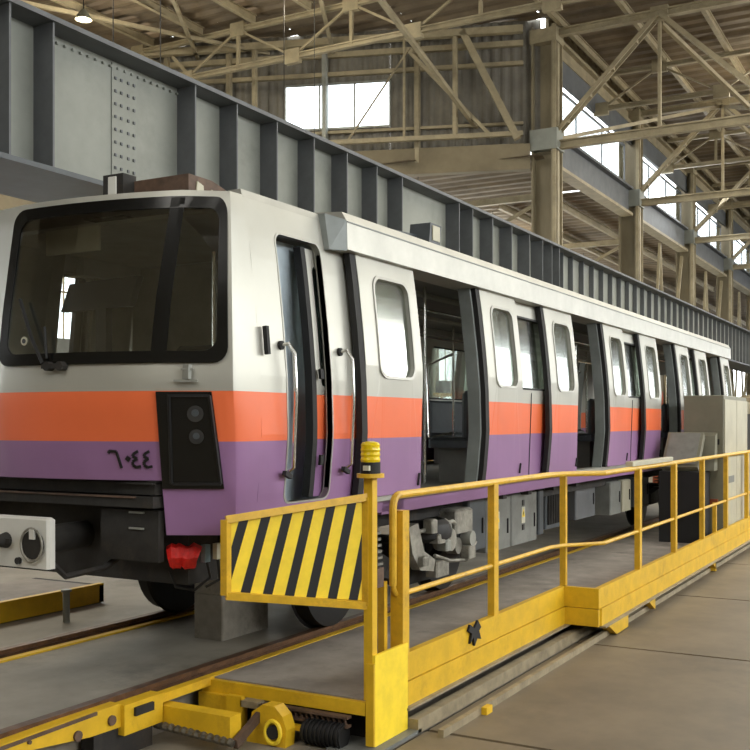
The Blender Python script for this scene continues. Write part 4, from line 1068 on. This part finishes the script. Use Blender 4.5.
# hanging fluorescent lamps in the aisle
for i in range(9):
    x = 10+6*i; t = thing('hanging_lamp', (x, 14.5, 4.4), 'white hanging strip lamp over the aisle beyond the train, number %d from the left' % (i+1), 'lamp', 'strip lamps over the left aisle')
    t['label'] = 'lit white strip lamp hanging over the aisle beyond the train, %s along' % ['first', 'second', 'third', 'fourth', 'fifth', 'sixth', 'seventh', 'eighth', 'ninth'][i]
    MB().box(x-.9, x+.9, 14.4, 14.6, 4.44, 4.5).build('lamp_housing', 'white_paint', t)
    MB().cyl((x-.85, 14.5, 4.41), (x+.85, 14.5, 4.41), .03, 8).build('lamp_tube', 'tube_light', t)
    for s_ in (-.7, .7): MB().bar((x+s_, 14.5, 4.5), (x+s_, 14.5, 13.35 if x < 25 else 9.3), .015, .015).build('suspension_wire', 'under_black', t)
# distant things at the right end
for i, (x, y, sx_, sy_, sz, mt, lab) in enumerate([(30, 4.2, 1.2, 1.6, 2.2, 'cabinet_pale', 'pale distant cabinet past the end of the train'), (36, 3.2, 1.4, 1.2, 1.3, 'yellow', 'yellow machine block in the distance past the train'),
        (44, 5.2, 1.6, 2.4, 2.6, 'under_grey', 'grey distant machine housing past the end of the train'), (52, 3.4, 1.5, 1.6, 3.0, 'blue_bin', 'blue distant machine housing at the far right'), (27, 5.6, .9, 1.2, 1.5, 'rust_orange', 'rusty distant box just past the end of the train')]):
    t = thing('machine_housing', (x, y, -.06), lab, 'machine')
    MB().cbox(x, x+sx_, y, y+sy_, -.06, sz, .04).build('body', mt, t)
    MB().box(x-.02, x, y+.1, y+sy_-.1, sz*.4, sz*.85).build('panel', 'girder_dark', t)
    MB().cbox(x+.1, x+sx_-.1, y+.1, y+sy_-.1, sz, sz+.15, .03).build('cap', 'beige_steel', t)
# far cross beam railing line
m = MB()
t = thing('distant_railing', (34, 10, 0), 'yellow safety railing in the aisle beyond the train', 'railing')
for z in (.5, 1.0): MB().cyl((8, 9.8, z), (60, 9.8, z), .03, 6).build('rail', 'yellow_rail', t)
for i in range(18): MB().bar((8+3*i, 9.8, -.06), (8+3*i, 9.8, 1.02), .06, .06).build('post', 'yellow_rail', t)

for i, (x, y, z, lab) in enumerate([(21.5, 14.2, 12.3, 'added round fill lamp under the left aisle roof, nearest the girder'), (20, 20, 12.3, 'added round fill lamp under the left aisle roof, farther left'), (35, 5.2, 12.2, 'added round fill lamp in the main hall nearest the broad column'), (50, 4.0, 12.2, 'added round fill lamp farther down the main hall'), (38, 16, 8.5, 'added round fill lamp under the low roof past the clad wall')]):
    t = thing('added_roof_lamp', (x, y, z), lab, 'lamp')  # lamp fixture added so the roof underside gets more light
    m = MB(); m.tube([(x, y, z+.25), (x, y, z+.2), (x, y, z+.05), (x, y, z-.02)], [.05, .1, .2, .22], 16, cap=False); m.build('lamp_shade', 'cabinet', t, smooth=True)
    m = MB(); m.tube([(x, y, z+.12), (x, y, z+.06), (x, y, z), (x, y, z-.05)], [.04, .07, .07, .03], 12); m.build('lamp_bulb', 'tube_light', t, smooth=True)
    MB().bar((x, y, z+.25), (x, y, (9.33 if z < 9 else 13.37)), .02, .02).build('lamp_rod', 'under_black', t)
    l = bpy.data.lights.new('roof_fill_bulb', 'POINT'); l.energy = 170 if z > 9 else 200; l.color = (1, .9, .7); l.shadow_soft_size = .2  # point light of the added lamp, lifts the dark roof
    o = bpy.data.objects.new('roof_fill_bulb', l); COL.objects.link(o); o.location = (x, y, z-.3)
